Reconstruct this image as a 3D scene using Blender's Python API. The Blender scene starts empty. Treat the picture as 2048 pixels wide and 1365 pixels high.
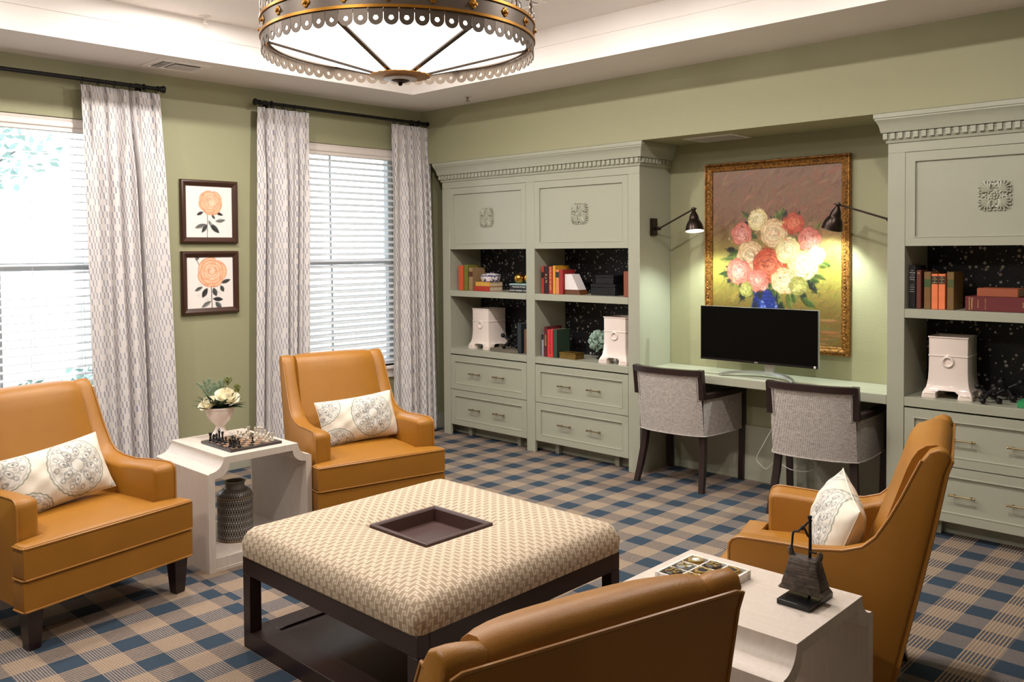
import bpy, bmesh, math, random
import numpy as np
from mathutils import Vector, Matrix
random.seed(7)
PI = math.pi
SC = bpy.context.scene
COL = SC.collection

# ------------------------------------------------------------------ camera, world, exposure
def setup_view():
    yaw, pitch, roll = math.radians(43.717), math.radians(1.6437), math.radians(-0.3833)
    fw = Vector((-math.sin(yaw), math.cos(yaw), 0)); rt = Vector((math.cos(yaw), math.sin(yaw), 0)); up = Vector((0, 0, 1))
    f2 = fw * math.cos(pitch) - up * math.sin(pitch); u2 = up * math.cos(pitch) + fw * math.sin(pitch)
    r3 = rt * math.cos(roll) + u2 * math.sin(roll); u3 = u2 * math.cos(roll) - rt * math.sin(roll)
    cd = bpy.data.cameras.new('camera'); cam = bpy.data.objects.new('camera', cd); COL.objects.link(cam)
    m = Matrix((r3, u3, -f2)).transposed().to_4x4(); m.translation = Vector((0, 0, 1.6)); cam.matrix_world = m
    cd.sensor_fit = 'HORIZONTAL'; cd.sensor_width = 36.0
    cd.lens = 1729.66 / 2048 * 36.0
    cd.shift_x = (1024 - 1021.76) / 2048
    cd.shift_y = (549.36 - 682.5) / 2048
    cd.clip_start = 0.05
    SC.camera = cam
setup_view()
wd = bpy.data.worlds.new('overcast_sky'); SC.world = wd; wd.use_nodes = True
wb = wd.node_tree.nodes['Background']; wb.inputs['Color'].default_value = (0.88, 0.94, 1.0, 1); wb.inputs['Strength'].default_value = 2.8
vs = SC.view_settings
vs.view_transform = 'Standard'; vs.look = 'None'; vs.gamma = 1.0; vs.use_curve_mapping = False; vs.exposure = 1.17
SC.display_settings.display_device = 'sRGB'
SC.cycles.max_bounces = 10; SC.cycles.diffuse_bounces = 5; SC.cycles.glossy_bounces = 4; SC.cycles.transparent_max_bounces = 16
SC.cycles.sample_clamp_indirect = 6.0
try:
    SC.cycles.use_denoising = True
except Exception:
    pass
CAN_POWER = 14.0
CAN_COLOR = (1.0, 0.965, 0.92)
BOWL_EMIT = 2.2
UPLIGHT_POWER = 44.0
LAMP_POWER = 15.0
LAMP_COLOR = (0.84, 1.0, 0.90)
CANS = [(-4.72, 2.40), (-4.72, 0.8), (-4.25, 3.42), (-2.9, 3.42), (-1.35, 3.42), (-3.5, 0.3), (-2.1, 0.3)]  # unseen window-wall and camera-side downlights are added to brighten wall and cabinets

# ------------------------------------------------------------------ helpers
def lin(c):
    out = []
    for v in c[:3]:
        v = v / 255.0
        out.append(v / 12.92 if v <= 0.04045 else ((v + 0.055) / 1.055) ** 2.4)
    return (out[0], out[1], out[2], 1.0)

class NT:
    def __init__(s, nt): s.nt = nt
    def n(s, t, **kw):
        nd = s.nt.nodes.new(t)
        for k, v in kw.items(): setattr(nd, k, v)
        return nd
    def put(s, sock, v):
        if hasattr(v, 'is_output'): s.nt.links.new(v, sock)
        else: sock.default_value = v
    def m(s, op, a, b=None, c=None):
        nd = s.n('ShaderNodeMath', operation=op); s.put(nd.inputs[0], a)
        if b is not None: s.put(nd.inputs[1], b)
        if c is not None: s.put(nd.inputs[2], c)
        return nd.outputs[0]
    def mix(s, f, a, b):
        nd = s.n('ShaderNodeMix', data_type='RGBA'); s.put(nd.inputs[0], f); s.put(nd.inputs[6], a); s.put(nd.inputs[7], b)
        return nd.outputs[2]
    def coords(s, kind='Object'):
        return s.n('ShaderNodeTexCoord').outputs[kind]
    def sep(s, v):
        nd = s.n('ShaderNodeSeparateXYZ'); s.put(nd.inputs[0], v); return nd.outputs
    def noise(s, v, scale, detail=3, out=0):
        nd = s.n('ShaderNodeTexNoise'); s.put(nd.inputs['Vector'], v); nd.inputs['Scale'].default_value = scale; nd.inputs['Detail'].default_value = detail
        return nd.outputs[out]
    def ramp(s, f, stops):
        nd = s.n('ShaderNodeValToRGB'); s.put(nd.inputs[0], f)
        el = nd.color_ramp.elements
        while len(el) < len(stops): el.new(0.5)
        for e, (p, c) in zip(el, stops): e.position = p; e.color = c
        return nd.outputs[0]
    def bump(s, h, strength=0.2, dist=0.002):
        nd = s.n('ShaderNodeBump'); nd.inputs['Strength'].default_value = strength; nd.inputs['Distance'].default_value = dist
        s.put(nd.inputs['Height'], h); return nd.outputs[0]

def base_mat(name):
    m = bpy.data.materials.new(name); m.use_nodes = True
    nt = m.node_tree; b = nt.nodes['Principled BSDF']
    return m, NT(nt), b

def mat(name, col, rough=0.5, metal=0.0, bump=0.0, bscale=150.0, var=0.06, vscale=6.0, emit=None, coat=0.0, spec=0.5):
    m, t, b = base_mat(name)
    c = lin(col); co = t.coords()
    d = tuple(max(0, x * (1 - var)) for x in c[:3]) + (1,); l = tuple(min(1, x * (1 + var)) for x in c[:3]) + (1,)
    t.put(b.inputs['Base Color'], t.mix(t.noise(co, vscale), d, l))
    b.inputs['Roughness'].default_value = rough; b.inputs['Metallic'].default_value = metal
    b.inputs['Specular IOR Level'].default_value = spec
    if coat: b.inputs['Coat Weight'].default_value = coat
    if bump: t.put(b.inputs['Normal'], t.bump(t.noise(co, bscale, 2), bump))
    if emit: b.inputs['Emission Color'].default_value = lin(col); b.inputs['Emission Strength'].default_value = emit
    return m

def stretched(t, v, sc):
    nd = t.n('ShaderNodeMapping'); t.put(nd.inputs[0], v); nd.inputs['Scale'].default_value = sc
    return nd.outputs[0]

def obj(name, bm, mt, parent=None, smooth=True, angle=38, recalc=True):
    me = bpy.data.meshes.new(name)
    if recalc: bmesh.ops.recalc_face_normals(bm, faces=bm.faces)
    bm.to_mesh(me); bm.free()
    for x in (mt if isinstance(mt, (list, tuple)) else [mt]): me.materials.append(x)
    if smooth:
        me.polygons.foreach_set('use_smooth', [True] * len(me.polygons))
        me.set_sharp_from_angle(angle=math.radians(angle))
    o = bpy.data.objects.new(name, me); COL.objects.link(o)
    if parent: o.parent = parent
    return o

def thing(name, label, cat, loc=(0, 0, 0), rz=0.0, group=None):
    o = bpy.data.objects.new(name, None); COL.objects.link(o)
    o.empty_display_size = 0.05
    o.location = loc; o.rotation_euler = (0, 0, rz); o['label'] = label; o['category'] = cat
    if group: o['group'] = group
    return o

def tag(o, label, cat, group=None):
    o['label'] = label; o['category'] = cat
    if group: o['group'] = group
    return o

def struct(o):
    o['kind'] = 'structure'; return o

def dup(root, loc=None, rz=None, label=None, group=None, parent=None):
    r = root.copy(); COL.objects.link(r)
    if loc is not None: r.location = loc
    if rz is not None: r.rotation_euler = (0, 0, rz)
    if label: r['label'] = label
    if group: r['group'] = group
    if parent: r.parent = parent
    for ch in list(root.children):
        c = ch.copy(); COL.objects.link(c); c.parent = r
        for g in list(ch.children):
            d = g.copy(); COL.objects.link(d); d.parent = c
    return r

def BM(): return bmesh.new()

def add_box(bm, x0, x1, y0, y1, z0, z1, bev=0.0, seg=2, mi=0):
    r = bmesh.ops.create_cube(bm, size=1.0)
    vs_ = r['verts']
    for v in vs_:
        v.co = Vector((x0 + (v.co.x + .5) * (x1 - x0), y0 + (v.co.y + .5) * (y1 - y0), z0 + (v.co.z + .5) * (z1 - z0)))
    fs = set(f for v in vs_ for f in v.link_faces)
    if bev:
        es = set(e for v in vs_ for e in v.link_edges)
        rr = bmesh.ops.bevel(bm, geom=list(es), offset=bev, segments=seg, affect='EDGES', clamp_overlap=True)
        fs = set(f for f in fs if f.is_valid) | set(rr['faces'])
    for f in fs: f.material_index = mi
    return fs

def box(name, x0, x1, y0, y1, z0, z1, mt, parent=None, bev=0.0, seg=2):
    bm = BM(); add_box(bm, x0, x1, y0, y1, z0, z1, bev, seg)
    return obj(name, bm, mt, parent, smooth=bev > 0)

def loft(bm, loops, close=True, cap0=True, cap1=True, mi=0, wrap=False):
    L = [[bm.verts.new(p) for p in lp] for lp in loops]
    n = len(L[0]); fs = []
    K = len(L) if wrap else len(L) - 1
    for i in range(K):
        A, B = L[i], L[(i + 1) % len(L)]
        for j in range(n if close else n - 1):
            k = (j + 1) % n
            try: fs.append(bm.faces.new((A[j], A[k], B[k], B[j])))
            except ValueError: pass
    if close and not wrap:
        if cap0: fs.append(bm.faces.new(list(reversed(L[0]))))
        if cap1: fs.append(bm.faces.new(L[-1]))
    for f in fs: f.material_index = mi
    return L

def add_lathe(bm, prof, seg=24, c=(0, 0, 0), M=None, mi=0, cap0=True, cap1=True):
    loops = []
    for r, z in prof:
        lp = []
        for k in range(seg):
            a = 2 * PI * k / seg
            p = Vector((r * math.cos(a), r * math.sin(a), z))
            if M is not None: p = M @ p
            lp.append(p + Vector(c))
        loops.append(lp)
    loft(bm, loops, True, cap0, cap1, mi)

def add_tube(bm, pts, r, seg=8, closed=False, mi=0, rz=None):
    P = [Vector(p) for p in pts]; n = len(P)
    rr = r if isinstance(r, (list, tuple)) else [r] * n
    T = []
    for i in range(n):
        a = P[(i - 1) % n] if (closed or i > 0) else P[i]
        b = P[(i + 1) % n] if (closed or i < n - 1) else P[i]
        d = (b - a); T.append(d.normalized() if d.length > 1e-9 else Vector((0, 0, 1)))
    up = Vector((0, 0, 1)) if abs(T[0].z) < 0.9 else Vector((1, 0, 0))
    N = (up - T[0] * up.dot(T[0])).normalized()
    loops = []
    for i in range(n):
        N = (N - T[i] * N.dot(T[i]))
        N = N.normalized() if N.length > 1e-6 else T[i].orthogonal().normalized()
        Bn = T[i].cross(N)
        loops.append([P[i] + (N * math.cos(2 * PI * k / seg) + Bn * math.sin(2 * PI * k / seg)) * rr[i] for k in range(seg)])
    loft(bm, loops, True, not closed, not closed, mi, wrap=closed)

def add_bar(bm, pts, w, h, up=(0, 0, 1), mi=0):
    """square section bar along a path; h along up"""
    P = [Vector(p) for p in pts]; n = len(P); loops = []
    for i in range(n):
        d0 = (P[i] - P[i - 1]).normalized() if i > 0 else None
        d1 = (P[i + 1] - P[i]).normalized() if i < n - 1 else None
        d = ((d0 or d1) + (d1 or d0)).normalized()
        u = Vector(up); s = d.cross(u)
        if s.length < 1e-4: s = Vector((1, 0, 0))
        s.normalize(); u = s.cross(d).normalized()
        c = 1.0
        if d0 and d1: c = 1 / max(0.5, d.dot(d1))
        loops.append([P[i] + s * (w / 2 * c) * a + u * (h / 2) * b for a, b in ((-1, -1), (1, -1), (1, 1), (-1, 1))])
    loft(bm, loops, True, True, True, mi)

def add_prism(bm, poly, fn, d0, d1, bev=0.0, seg=2, mi=0, bev0=None):
    """poly 2d; fn(a,b,d)->xyz ; extruded between d0 and d1"""
    A = [bm.verts.new(fn(a, b, d0)) for a, b in poly]; B = [bm.verts.new(fn(a, b, d1)) for a, b in poly]
    n = len(poly); fs = [bm.faces.new(list(reversed(A))), bm.faces.new(B)]
    for i in range(n):
        j = (i + 1) % n; fs.append(bm.faces.new((A[i], A[j], B[j], B[i])))
    if bev:
        for f_, bv in ((fs[0], bev if bev0 is None else bev0), (fs[1], bev)):
            rr = bmesh.ops.bevel(bm, geom=list(f_.edges), offset=bv, segments=seg, affect='EDGES', clamp_overlap=True)
            fs = fs + list(rr['faces'])
    for f in fs:
        if f.is_valid: f.material_index = mi

def add_slab(bm, outline, z0, z1, r, crown=0.0, center=(0, 0), R=0.35, mi=0, botround=True, crownfn=None):
    cx, cy = center
    def ring(s, z): return [((cx + (x - cx) * s), (cy + (y - cy) * s), z) for x, y in outline]
    k = r / R
    loops = []
    if botround: loops += [ring(1 - k, z0), ring(1 - .3 * k, z0 + .3 * r), ring(1, z0 + r)]
    else: loops += [ring(1, z0)]
    loops += [ring(1, z1 - r), ring(1 - .08 * k, z1 - .6 * r), ring(1 - .3 * k, z1 - .28 * r), ring(1 - .62 * k, z1 - .07 * r), ring(1 - k, z1)]
    for s in (.85, .7, .55, .4, .25, .1):
        if s < 1 - k - .02:
            if crownfn: loops.append([(x, y, z1 + crown * crownfn(x, y)) for x, y, z in ring(s, z1)])
            else: loops.append(ring(s, z1 + crown * (1 - (s / (1 - k)) ** 2)))
    loft(bm, loops, True, True, True, mi)

def rounded_rect(x0, x1, y0, y1, r, n=4):
    pts = []
    for cx, cy, a0 in ((x1 - r, y1 - r, 0), (x0 + r, y1 - r, 90), (x0 + r, y0 + r, 180), (x1 - r, y0 + r, 270)):
        for k in range(n + 1):
            a = math.radians(a0 + 90 * k / n); pts.append((cx + r * math.cos(a), cy + r * math.sin(a)))
    return pts

def text(name, s, size, mt, parent, loc, rot, extrude=0.0003, align='CENTER', sx=1.0):
    cu = bpy.data.curves.new(name, 'FONT'); cu.body = s; cu.size = size; cu.extrude = extrude; cu.align_x = align; cu.align_y = 'CENTER'
    cu.resolution_u = 2; cu.materials.append(mt)
    o = bpy.data.objects.new(name, cu); COL.objects.link(o); o.location = loc; o.rotation_euler = rot; o.scale = (sx, 1, 1)
    dg = bpy.context.evaluated_depsgraph_get(); dg.update()
    me = bpy.data.meshes.new_from_object(o.evaluated_get(dg)); bpy.data.objects.remove(o)
    o = bpy.data.objects.new(name, me); COL.objects.link(o); o.location = loc; o.rotation_euler = rot; o.scale = (sx, 1, 1)
    if parent: o.parent = parent
    return o

# ------------------------------------------------------------------ painted prints (colour attributes)
class Canvas:
    def __init__(s, W, H, bg):
        s.W, s.H = W, H; s.a = np.zeros((H, W, 3)); s.a[:] = np.array(bg, float)
        s.Y, s.X = np.mgrid[0:H, 0:W].astype(float); s.X = (s.X + .5) / W; s.Y = (s.Y + .5) / H; s.asp = H / W
    def mask(s, cx, cy, rx, ry, ang=0, soft=.15):
        x = s.X - cx; y = (s.Y - cy) * s.asp; c, n = math.cos(ang), math.sin(ang)
        u = (x * c + y * n) / rx; v = (-x * n + y * c) / ry
        d = np.sqrt(u * u + v * v); return np.clip((1 - d) / soft, 0, 1), d, u, v
    def blob(s, cx, cy, rx, ry, ang, col, alpha=1.0, soft=.15, edge=None, ew=.35):
        m, d, u, v = s.mask(cx, cy, rx, ry, ang, soft); c = np.array(col, float)[None, None]
        if edge is not None:
            w = np.clip((d - (1 - ew)) / ew, 0, 1)[..., None]; c = c * (1 - w) + np.array(edge, float) * w
        m = (m * alpha)[..., None]; s.a = s.a * (1 - m) + c * m
    def ring(s, cx, cy, rx, ry, ang, col, w=.08, alpha=1.0, wob=0, nw=14):
        x = s.X - cx; y = (s.Y - cy) * s.asp; c, n = math.cos(ang), math.sin(ang)
        u = (x * c + y * n) / rx; v = (-x * n + y * c) / ry
        d = np.sqrt(u * u + v * v); th = np.arctan2(v, u)
        m = np.clip(1 - np.abs(d - 1 - wob * np.abs(np.sin(th * nw / 2))) / w, 0, 1) * alpha
        s.a = s.a * (1 - m[..., None]) + np.array(col, float) * m[..., None]
    def line(s, x0, y0, x1, y1, w, col, alpha=1.0):
        n = 26
        for k in range(n):
            t = k / (n - 1); s.blob(x0 + (x1 - x0) * t, y0 + (y1 - y0) * t, w, w, 0, col, alpha, .5)
    def leaf(s, x, y, L, w, ang, col, vein):
        cx, cy = x + L / 2 * math.cos(ang), y + L / 2 * math.sin(ang) / s.asp
        X = s.X - cx; Y = (s.Y - cy) * s.asp; c, n = math.cos(ang), math.sin(ang)
        u = (X * c + Y * n) / (L / 2); v = (-X * n + Y * c)
        hw = w * np.clip(1 - u * u, 0, 1)
        m = np.clip((hw - np.abs(v)) / (w * .3), 0, 1) * (np.abs(u) < 1)
        cc = np.array(col, float) * (1 - .35 * np.clip(v / w, -1, 1))[..., None]
        s.a = s.a * (1 - m[..., None]) + cc * m[..., None]
        m2 = np.clip(1 - np.abs(v) / (w * .14), 0, 1) * (np.abs(u) < .9) * .7
        s.a = s.a * (1 - m2[..., None]) + np.array(vein, float) * m2[..., None]
    def linear(s):
        a = np.clip(s.a, 0, 255) / 255.0
        return np.where(a <= .04045, a / 12.92, ((a + .055) / 1.055) ** 2.4)

def color_mat(name, rough=.5, bump=0, bscale=120, attr='print'):
    m, t, b = base_mat(name)
    at = t.n('ShaderNodeAttribute', attribute_name=attr)
    t.put(b.inputs['Base Color'], at.outputs['Color']); b.inputs['Roughness'].default_value = rough
    if bump: t.put(b.inputs['Normal'], t.bump(t.noise(t.coords(), bscale, 3), bump))
    return m

def grid_mesh(name, W, H, fn, colors=None):
    """(W x H) vertex grid, fn(u,v)->(x,y,z), u,v in 0..1, v=0 at the top"""
    us = np.linspace(0, 1, W); vv = np.linspace(0, 1, H)
    U, V = np.meshgrid(us, vv); X, Y, Z = fn(U, V)
    co = np.stack([X, Y, Z], -1).reshape(-1, 3)
    idx = np.arange(W * H).reshape(H, W)
    q = np.stack([idx[:-1, :-1], idx[1:, :-1], idx[1:, 1:], idx[:-1, 1:]], -1).reshape(-1, 4)
    me = bpy.data.meshes.new(name); me.from_pydata(co.tolist(), [], q.tolist())
    if colors is not None:
        at = me.color_attributes.new('print', 'FLOAT_COLOR', 'POINT')
        c = np.concatenate([colors.reshape(-1, 3), np.ones((W * H, 1))], 1).astype(np.float32)
        at.data.foreach_set('color', c.reshape(-1))
    me.polygons.foreach_set('use_smooth', [True] * len(me.polygons))
    return me

def print_panel(name, W, D, H, canvas, mt, parent, loc=(0, 0, 0)):
    """flat printed sheet in local XZ, facing -Y"""
    me = grid_mesh(name, canvas.W, canvas.H, lambda U, V: ((U - .5) * W, U * 0 - D, (.5 - V) * H), canvas.linear())
    me.materials.append(mt)
    o = bpy.data.objects.new(name, me); COL.objects.link(o); o.parent = parent; o.location = loc
    return o

def paint_rose(cv, cx, cy, R, light, mid, dark, rnd, line=None):
    ln = line or [d * .8 for d in dark]
    def arc(px, py, rx, ry, ang, a0, a1, col, w, alpha):
        x = cv.X - px; y = (cv.Y - py) * cv.asp; c, n = math.cos(ang), math.sin(ang)
        u = (x * c + y * n) / rx; v = (-x * n + y * c) / ry
        d = np.sqrt(u * u + v * v); th = np.arctan2(v, u)
        t = (th - a0) % (2 * PI); span = (a1 - a0) % (2 * PI)
        m = np.clip(1 - np.abs(d - 1) / w, 0, 1) * np.clip((span - t) * 4, 0, 1) * np.clip(t * 4, 0, 1) * (t < span) * alpha
        cv.a = cv.a * (1 - m[..., None]) + np.array(col, float) * m[..., None]
    for f, n, r, tone in ((.58, 7, .50, .0), (.42, 6, .46, .25), (.27, 5, .40, .5), (.14, 4, .30, .8)):
        off = rnd.uniform(0, 6)
        for k in range(n):
            a = off + 2 * PI * k / n + rnd.uniform(-.25, .25); rr = R * r * rnd.uniform(.85, 1.15)
            px, py = cx + math.cos(a) * R * f, cy + (math.sin(a) * R * f * .95 - R * .06 * tone) / cv.asp
            t = min(1, max(0, tone + rnd.uniform(-.2, .2))); col = [m * (1 - t) + l * t for m, l in zip(mid, light)]
            cv.blob(px, py, rr * 1.05, rr * .8, a + PI / 2 + rnd.uniform(-.4, .4), col, 1, .14, [c * .55 + d * .45 for c, d in zip(col, dark)], .3)
            arc(px, py, rr * .96, rr * .74, a + PI / 2, -PI * .9 + rnd.uniform(-.3, .3), rnd.uniform(-.4, .2), ln, .09, .6)
            cv.blob(px - math.cos(a) * rr * .3, py - math.sin(a) * rr * .3 / cv.asp, rr * .5, rr * .35, a + PI / 2, [min(255, c * 1.06 + 4) for c in col], .5, .7)
    for k in range(6):
        rr = R * (.07 + .05 * k); arc(cx + rnd.uniform(-.05, .05) * R, cy - R * .08 / cv.asp, rr, rr * .75, rnd.uniform(-.6, .6), rnd.uniform(-3, 3), rnd.uniform(-3, 3), ln, .16, .7)

# ------------------------------------------------------------------ materials
def wall_paint(name, col, rough=.62):
    return mat(name, col, rough, bump=.35, bscale=110, var=.025, vscale=3)
M_WALL = wall_paint('sage_wall_paint', (152, 149, 116))
M_FAR = wall_paint('cream_wall_paint', (150, 146, 124))
M_CEIL = mat('warm_white_ceiling_paint', (232, 224, 218), .7, bump=.12, bscale=160, var=.015)
M_CAB = mat('sage_cabinet_lacquer', (164, 163, 145), .28, var=.02, vscale=2, spec=.45)
M_TRIM = mat('white_window_trim', (226, 214, 206), .4, var=.02)
M_SASH = mat('white_vinyl_sash', (225, 228, 230), .4, var=.02)
M_BLACKMET = mat('black_rod_metal', (17, 16, 16), .45, .3, var=.1)
M_BRONZE = mat('oil_rubbed_bronze', (58, 48, 42), .32, .85, var=.15, vscale=30)
M_ESP = mat('espresso_stained_wood', (40, 25, 24), .35, var=.18, vscale=9, bump=.05, bscale=90)
M_ESPLITE = mat('espresso_tray_wood', (66, 42, 38), .42, var=.12, vscale=12, bump=.06, bscale=300)
M_BRASS = mat('antique_brass_pull', (150, 130, 95), .32, .9, var=.12, vscale=40)
M_GOLD = mat('polished_gold', (214, 160, 70), .22, 1.0, var=.1, vscale=20, bump=.1, bscale=60)
M_ORMOLU = mat('gilt_brass_trim', (172, 118, 40), .38, .75, var=.15, vscale=30)
M_PEWTER = mat('brushed_pewter', (104, 92, 82), .42, .6, var=.12, vscale=14, bump=.05, bscale=200)
M_PORC = mat('glazed_white_porcelain', (232, 216, 206), .12, var=.02, coat=.4, bump=.05, bscale=25)
M_DARK = mat('black_leather_seat', (18, 17, 18), .45, var=.1, bump=.1, bscale=300)
M_BLACK = mat('black_lacquer', (16, 15, 17), .3, var=.1)
M_IRON = mat('black_cast_iron', (22, 20, 20), .5, .4, var=.15, bump=.2, bscale=120)
M_PAGES = mat('book_pages', (206, 188, 160), .8, var=.12, vscale=60)
M_SILVER = mat('silver_stand', (196, 200, 200), .3, .8, var=.03)
M_SCREEN = mat('switched_off_screen', (5, 5, 5), .3, var=.05, spec=.12)
M_WHITEPLASTIC = mat('white_plastic', (214, 206, 200), .5, var=.02)
M_PINT = mat('gold_foil_lettering', (222, 190, 120), .5, var=.05)
M_PWHITE = mat('white_lettering', (225, 222, 215), .6, var=.03)
M_STONE = None

def leather():
    m, t, b = base_mat('tan_leather'); co = t.coords()
    n1 = t.noise(co, 5, 3); n2 = t.noise(co, 420, 2)
    t.put(b.inputs['Base Color'], t.mix(n1, lin((144, 93, 25)), lin((160, 107, 32))))
    b.inputs['Roughness'].default_value = .42
    b.inputs['Specular IOR Level'].default_value = .4
    t.put(b.inputs['Normal'], t.bump(n2, .35, .0015))
    return m
M_LEATHER = leather()
M_WELT = mat('tan_leather_welt', (158, 106, 42), .4, var=.06)

def carpet():
    m, t, b = base_mat('plaid_carpet'); s = t.sep(t.coords())
    X, Y = s[0], s[1]
    shift = t.m('MULTIPLY', t.m('LESS_THAN', Y, 1.95), .097)
    P = .2345
    xf = t.m('FRACT', t.m('DIVIDE', t.m('ADD', t.m('ADD', X, 3.16 + P * 40), shift), P))   # navy for xf > .54
    yf = t.m('FRACT', t.m('DIVIDE', t.m('ADD', Y, -4.06 + .243 * 40), .243))               # navy for yf < .47
    bx = t.m('LESS_THAN', xf, .54); by = t.m('GREATER_THAN', yf, .47)
    fine = t.noise(t.coords(), 520, 2)
    jx = t.m('MULTIPLY', t.m('SUBTRACT', t.noise(t.coords(), 90, 2), .5), .004)
    lx = t.m('GREATER_THAN', t.m('SINE', t.m('MULTIPLY', t.m('ADD', X, jx), 2 * PI / .0140)), .42)
    ly = t.m('GREATER_THAN', t.m('SINE', t.m('MULTIPLY', t.m('ADD', Y, jx), 2 * PI / .0100)), .15)
    mx = t.m('MULTIPLY', bx, lx); my = t.m('MULTIPLY', by, ly)
    dots = t.m('GREATER_THAN', fine, .45)
    my2 = t.m('MULTIPLY', my, t.m('ADD', t.m('MULTIPLY', dots, .55), .45))
    navy = t.mix(fine, lin((38, 50, 63)), lin((64, 76, 88)))
    grey = t.mix(fine, lin((66, 68, 76)), lin((98, 92, 90)))
    anyband = t.m('MAXIMUM', bx, by)
    tand = t.mix(fine, lin((104, 90, 78)), lin((150, 128, 106)))
    c0 = t.mix(t.m('MULTIPLY', t.m('MULTIPLY', bx, by), .75), t.mix(t.m('MULTIPLY', anyband, .72), navy, grey), tand)
    tan = t.mix(fine, lin((146, 120, 96)), lin((190, 162, 132)))
    tan2 = t.mix(fine, lin((126, 112, 102)), lin((162, 146, 132)))
    c1 = t.mix(my2, c0, tan2)
    c2 = t.mix(t.m('MULTIPLY', mx, .88), c1, tan)
    t.put(b.inputs['Base Color'], c2); b.inputs['Roughness'].default_value = .95
    b.inputs['Specular IOR Level'].default_value = .1
    t.put(b.inputs['Normal'], t.bump(t.m('ADD', fine, t.m('MULTIPLY', mx, .4)), .5, .004))
    return m
M_CARPET = carpet()

def curtain_cloth():
    m, t, b = base_mat('dash_print_curtain'); s = t.sep(t.n('ShaderNodeUVMap').outputs[0])
    u, v = s[0], s[1]
    RH = .040
    rowf = t.m('DIVIDE', v, RH); row = t.m('FLOOR', rowf); vf = t.m('FRACT', rowf)
    par = t.m('MODULO', row, 2.0)
    pitch = .0245
    uu = t.m('ADD', t.m('DIVIDE', u, pitch), t.m('MULTIPLY', par, .5))
    cell = t.m('FLOOR', uu); uf = t.m('FRACT', uu)
    uf2 = t.m('ADD', uf, t.m('MULTIPLY', t.m('SUBTRACT', vf, .5), -.08))
    dash = t.m('MULTIPLY', t.m('COMPARE', uf2, .5, .15), t.m('COMPARE', vf, .5, .52))
    cv = t.n('ShaderNodeCombineXYZ'); t.put(cv.inputs[0], cell); t.put(cv.inputs[1], row)
    wn = t.n('ShaderNodeTexWhiteNoise', noise_dimensions='2D'); t.put(wn.inputs[0], cv.outputs[0])
    # bands of columns where every third dash is dropped
    drop = t.m('GREATER_THAN', t.m('ADD', t.m('SINE', t.m('ADD', t.m('MULTIPLY', cell, 2.05), t.m('MULTIPLY', row, 1.57))), t.m('MULTIPLY', wn.outputs[0], .3)), -.72)
    dash = t.m('MULTIPLY', dash, drop)
    fine = t.noise(t.coords(), 300, 2)
    cloth = t.mix(fine, lin((216, 208, 204)), lin((232, 225, 220)))
    blue = t.mix(wn.outputs[0], lin((136, 138, 160)), lin((164, 160, 166)))
    t.put(b.inputs['Base Color'], t.mix(t.m('MULTIPLY', dash, .9), cloth, blue)); b.inputs['Roughness'].default_value = .85
    b.inputs['Specular IOR Level'].default_value = .15
    t.put(b.inputs['Normal'], t.bump(fine, .15, .001))
    tr = t.n('ShaderNodeBsdfTranslucent'); tr.inputs[0].default_value = lin((215, 210, 208))
    mx = t.n('ShaderNodeMixShader'); mx.inputs[0].default_value = .12
    out = m.node_tree.nodes['Material Output']
    t.nt.links.new(b.outputs[0], mx.inputs[1]); t.nt.links.new(tr.outputs[0], mx.inputs[2]); t.nt.links.new(mx.outputs[0], out.inputs[0])
    return m
M_CURTAIN = curtain_cloth()

def slat_mat():
    m, t, b = base_mat('white_blind_slat'); b.inputs['Base Color'].default_value = lin((232, 232, 234)); b.inputs['Roughness'].default_value = .4
    n = t.noise(t.coords(), 20, 2); t.put(b.inputs['Base Color'], t.mix(n, lin((226, 226, 228)), lin((238, 238, 240))))
    tr = t.n('ShaderNodeBsdfTranslucent'); tr.inputs[0].default_value = lin((236, 238, 242))
    mx = t.n('ShaderNodeMixShader'); mx.inputs[0].default_value = .16
    out = m.node_tree.nodes['Material Output']
    t.nt.links.new(b.outputs[0], mx.inputs[1]); t.nt.links.new(tr.outputs[0], mx.inputs[2]); t.nt.links.new(mx.outputs[0], out.inputs[0])
    return m
M_SLAT = slat_mat()

def glass_mat():
    m = bpy.data.materials.new('window_glass'); m.use_nodes = True; t = NT(m.node_tree)
    nt = m.node_tree
    for n in list(nt.nodes):
        if n.type == 'BSDF_PRINCIPLED': nt.nodes.remove(n)
    tr = t.n('ShaderNodeBsdfTransparent'); tr.inputs[0].default_value = (.97, .985, .99, 1)
    gl = t.n('ShaderNodeBsdfGlossy'); gl.inputs['Roughness'].default_value = .02
    fr = t.n('ShaderNodeFresnel'); fr.inputs[0].default_value = 1.45
    mx = t.n('ShaderNodeMixShader'); nt.links.new(fr.outputs[0], mx.inputs[0]); nt.links.new(tr.outputs[0], mx.inputs[1]); nt.links.new(gl.outputs[0], mx.inputs[2])
    nt.links.new(mx.outputs[0], nt.nodes['Material Output'].inputs[0])
    return m
M_GLASS = glass_mat()

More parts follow.
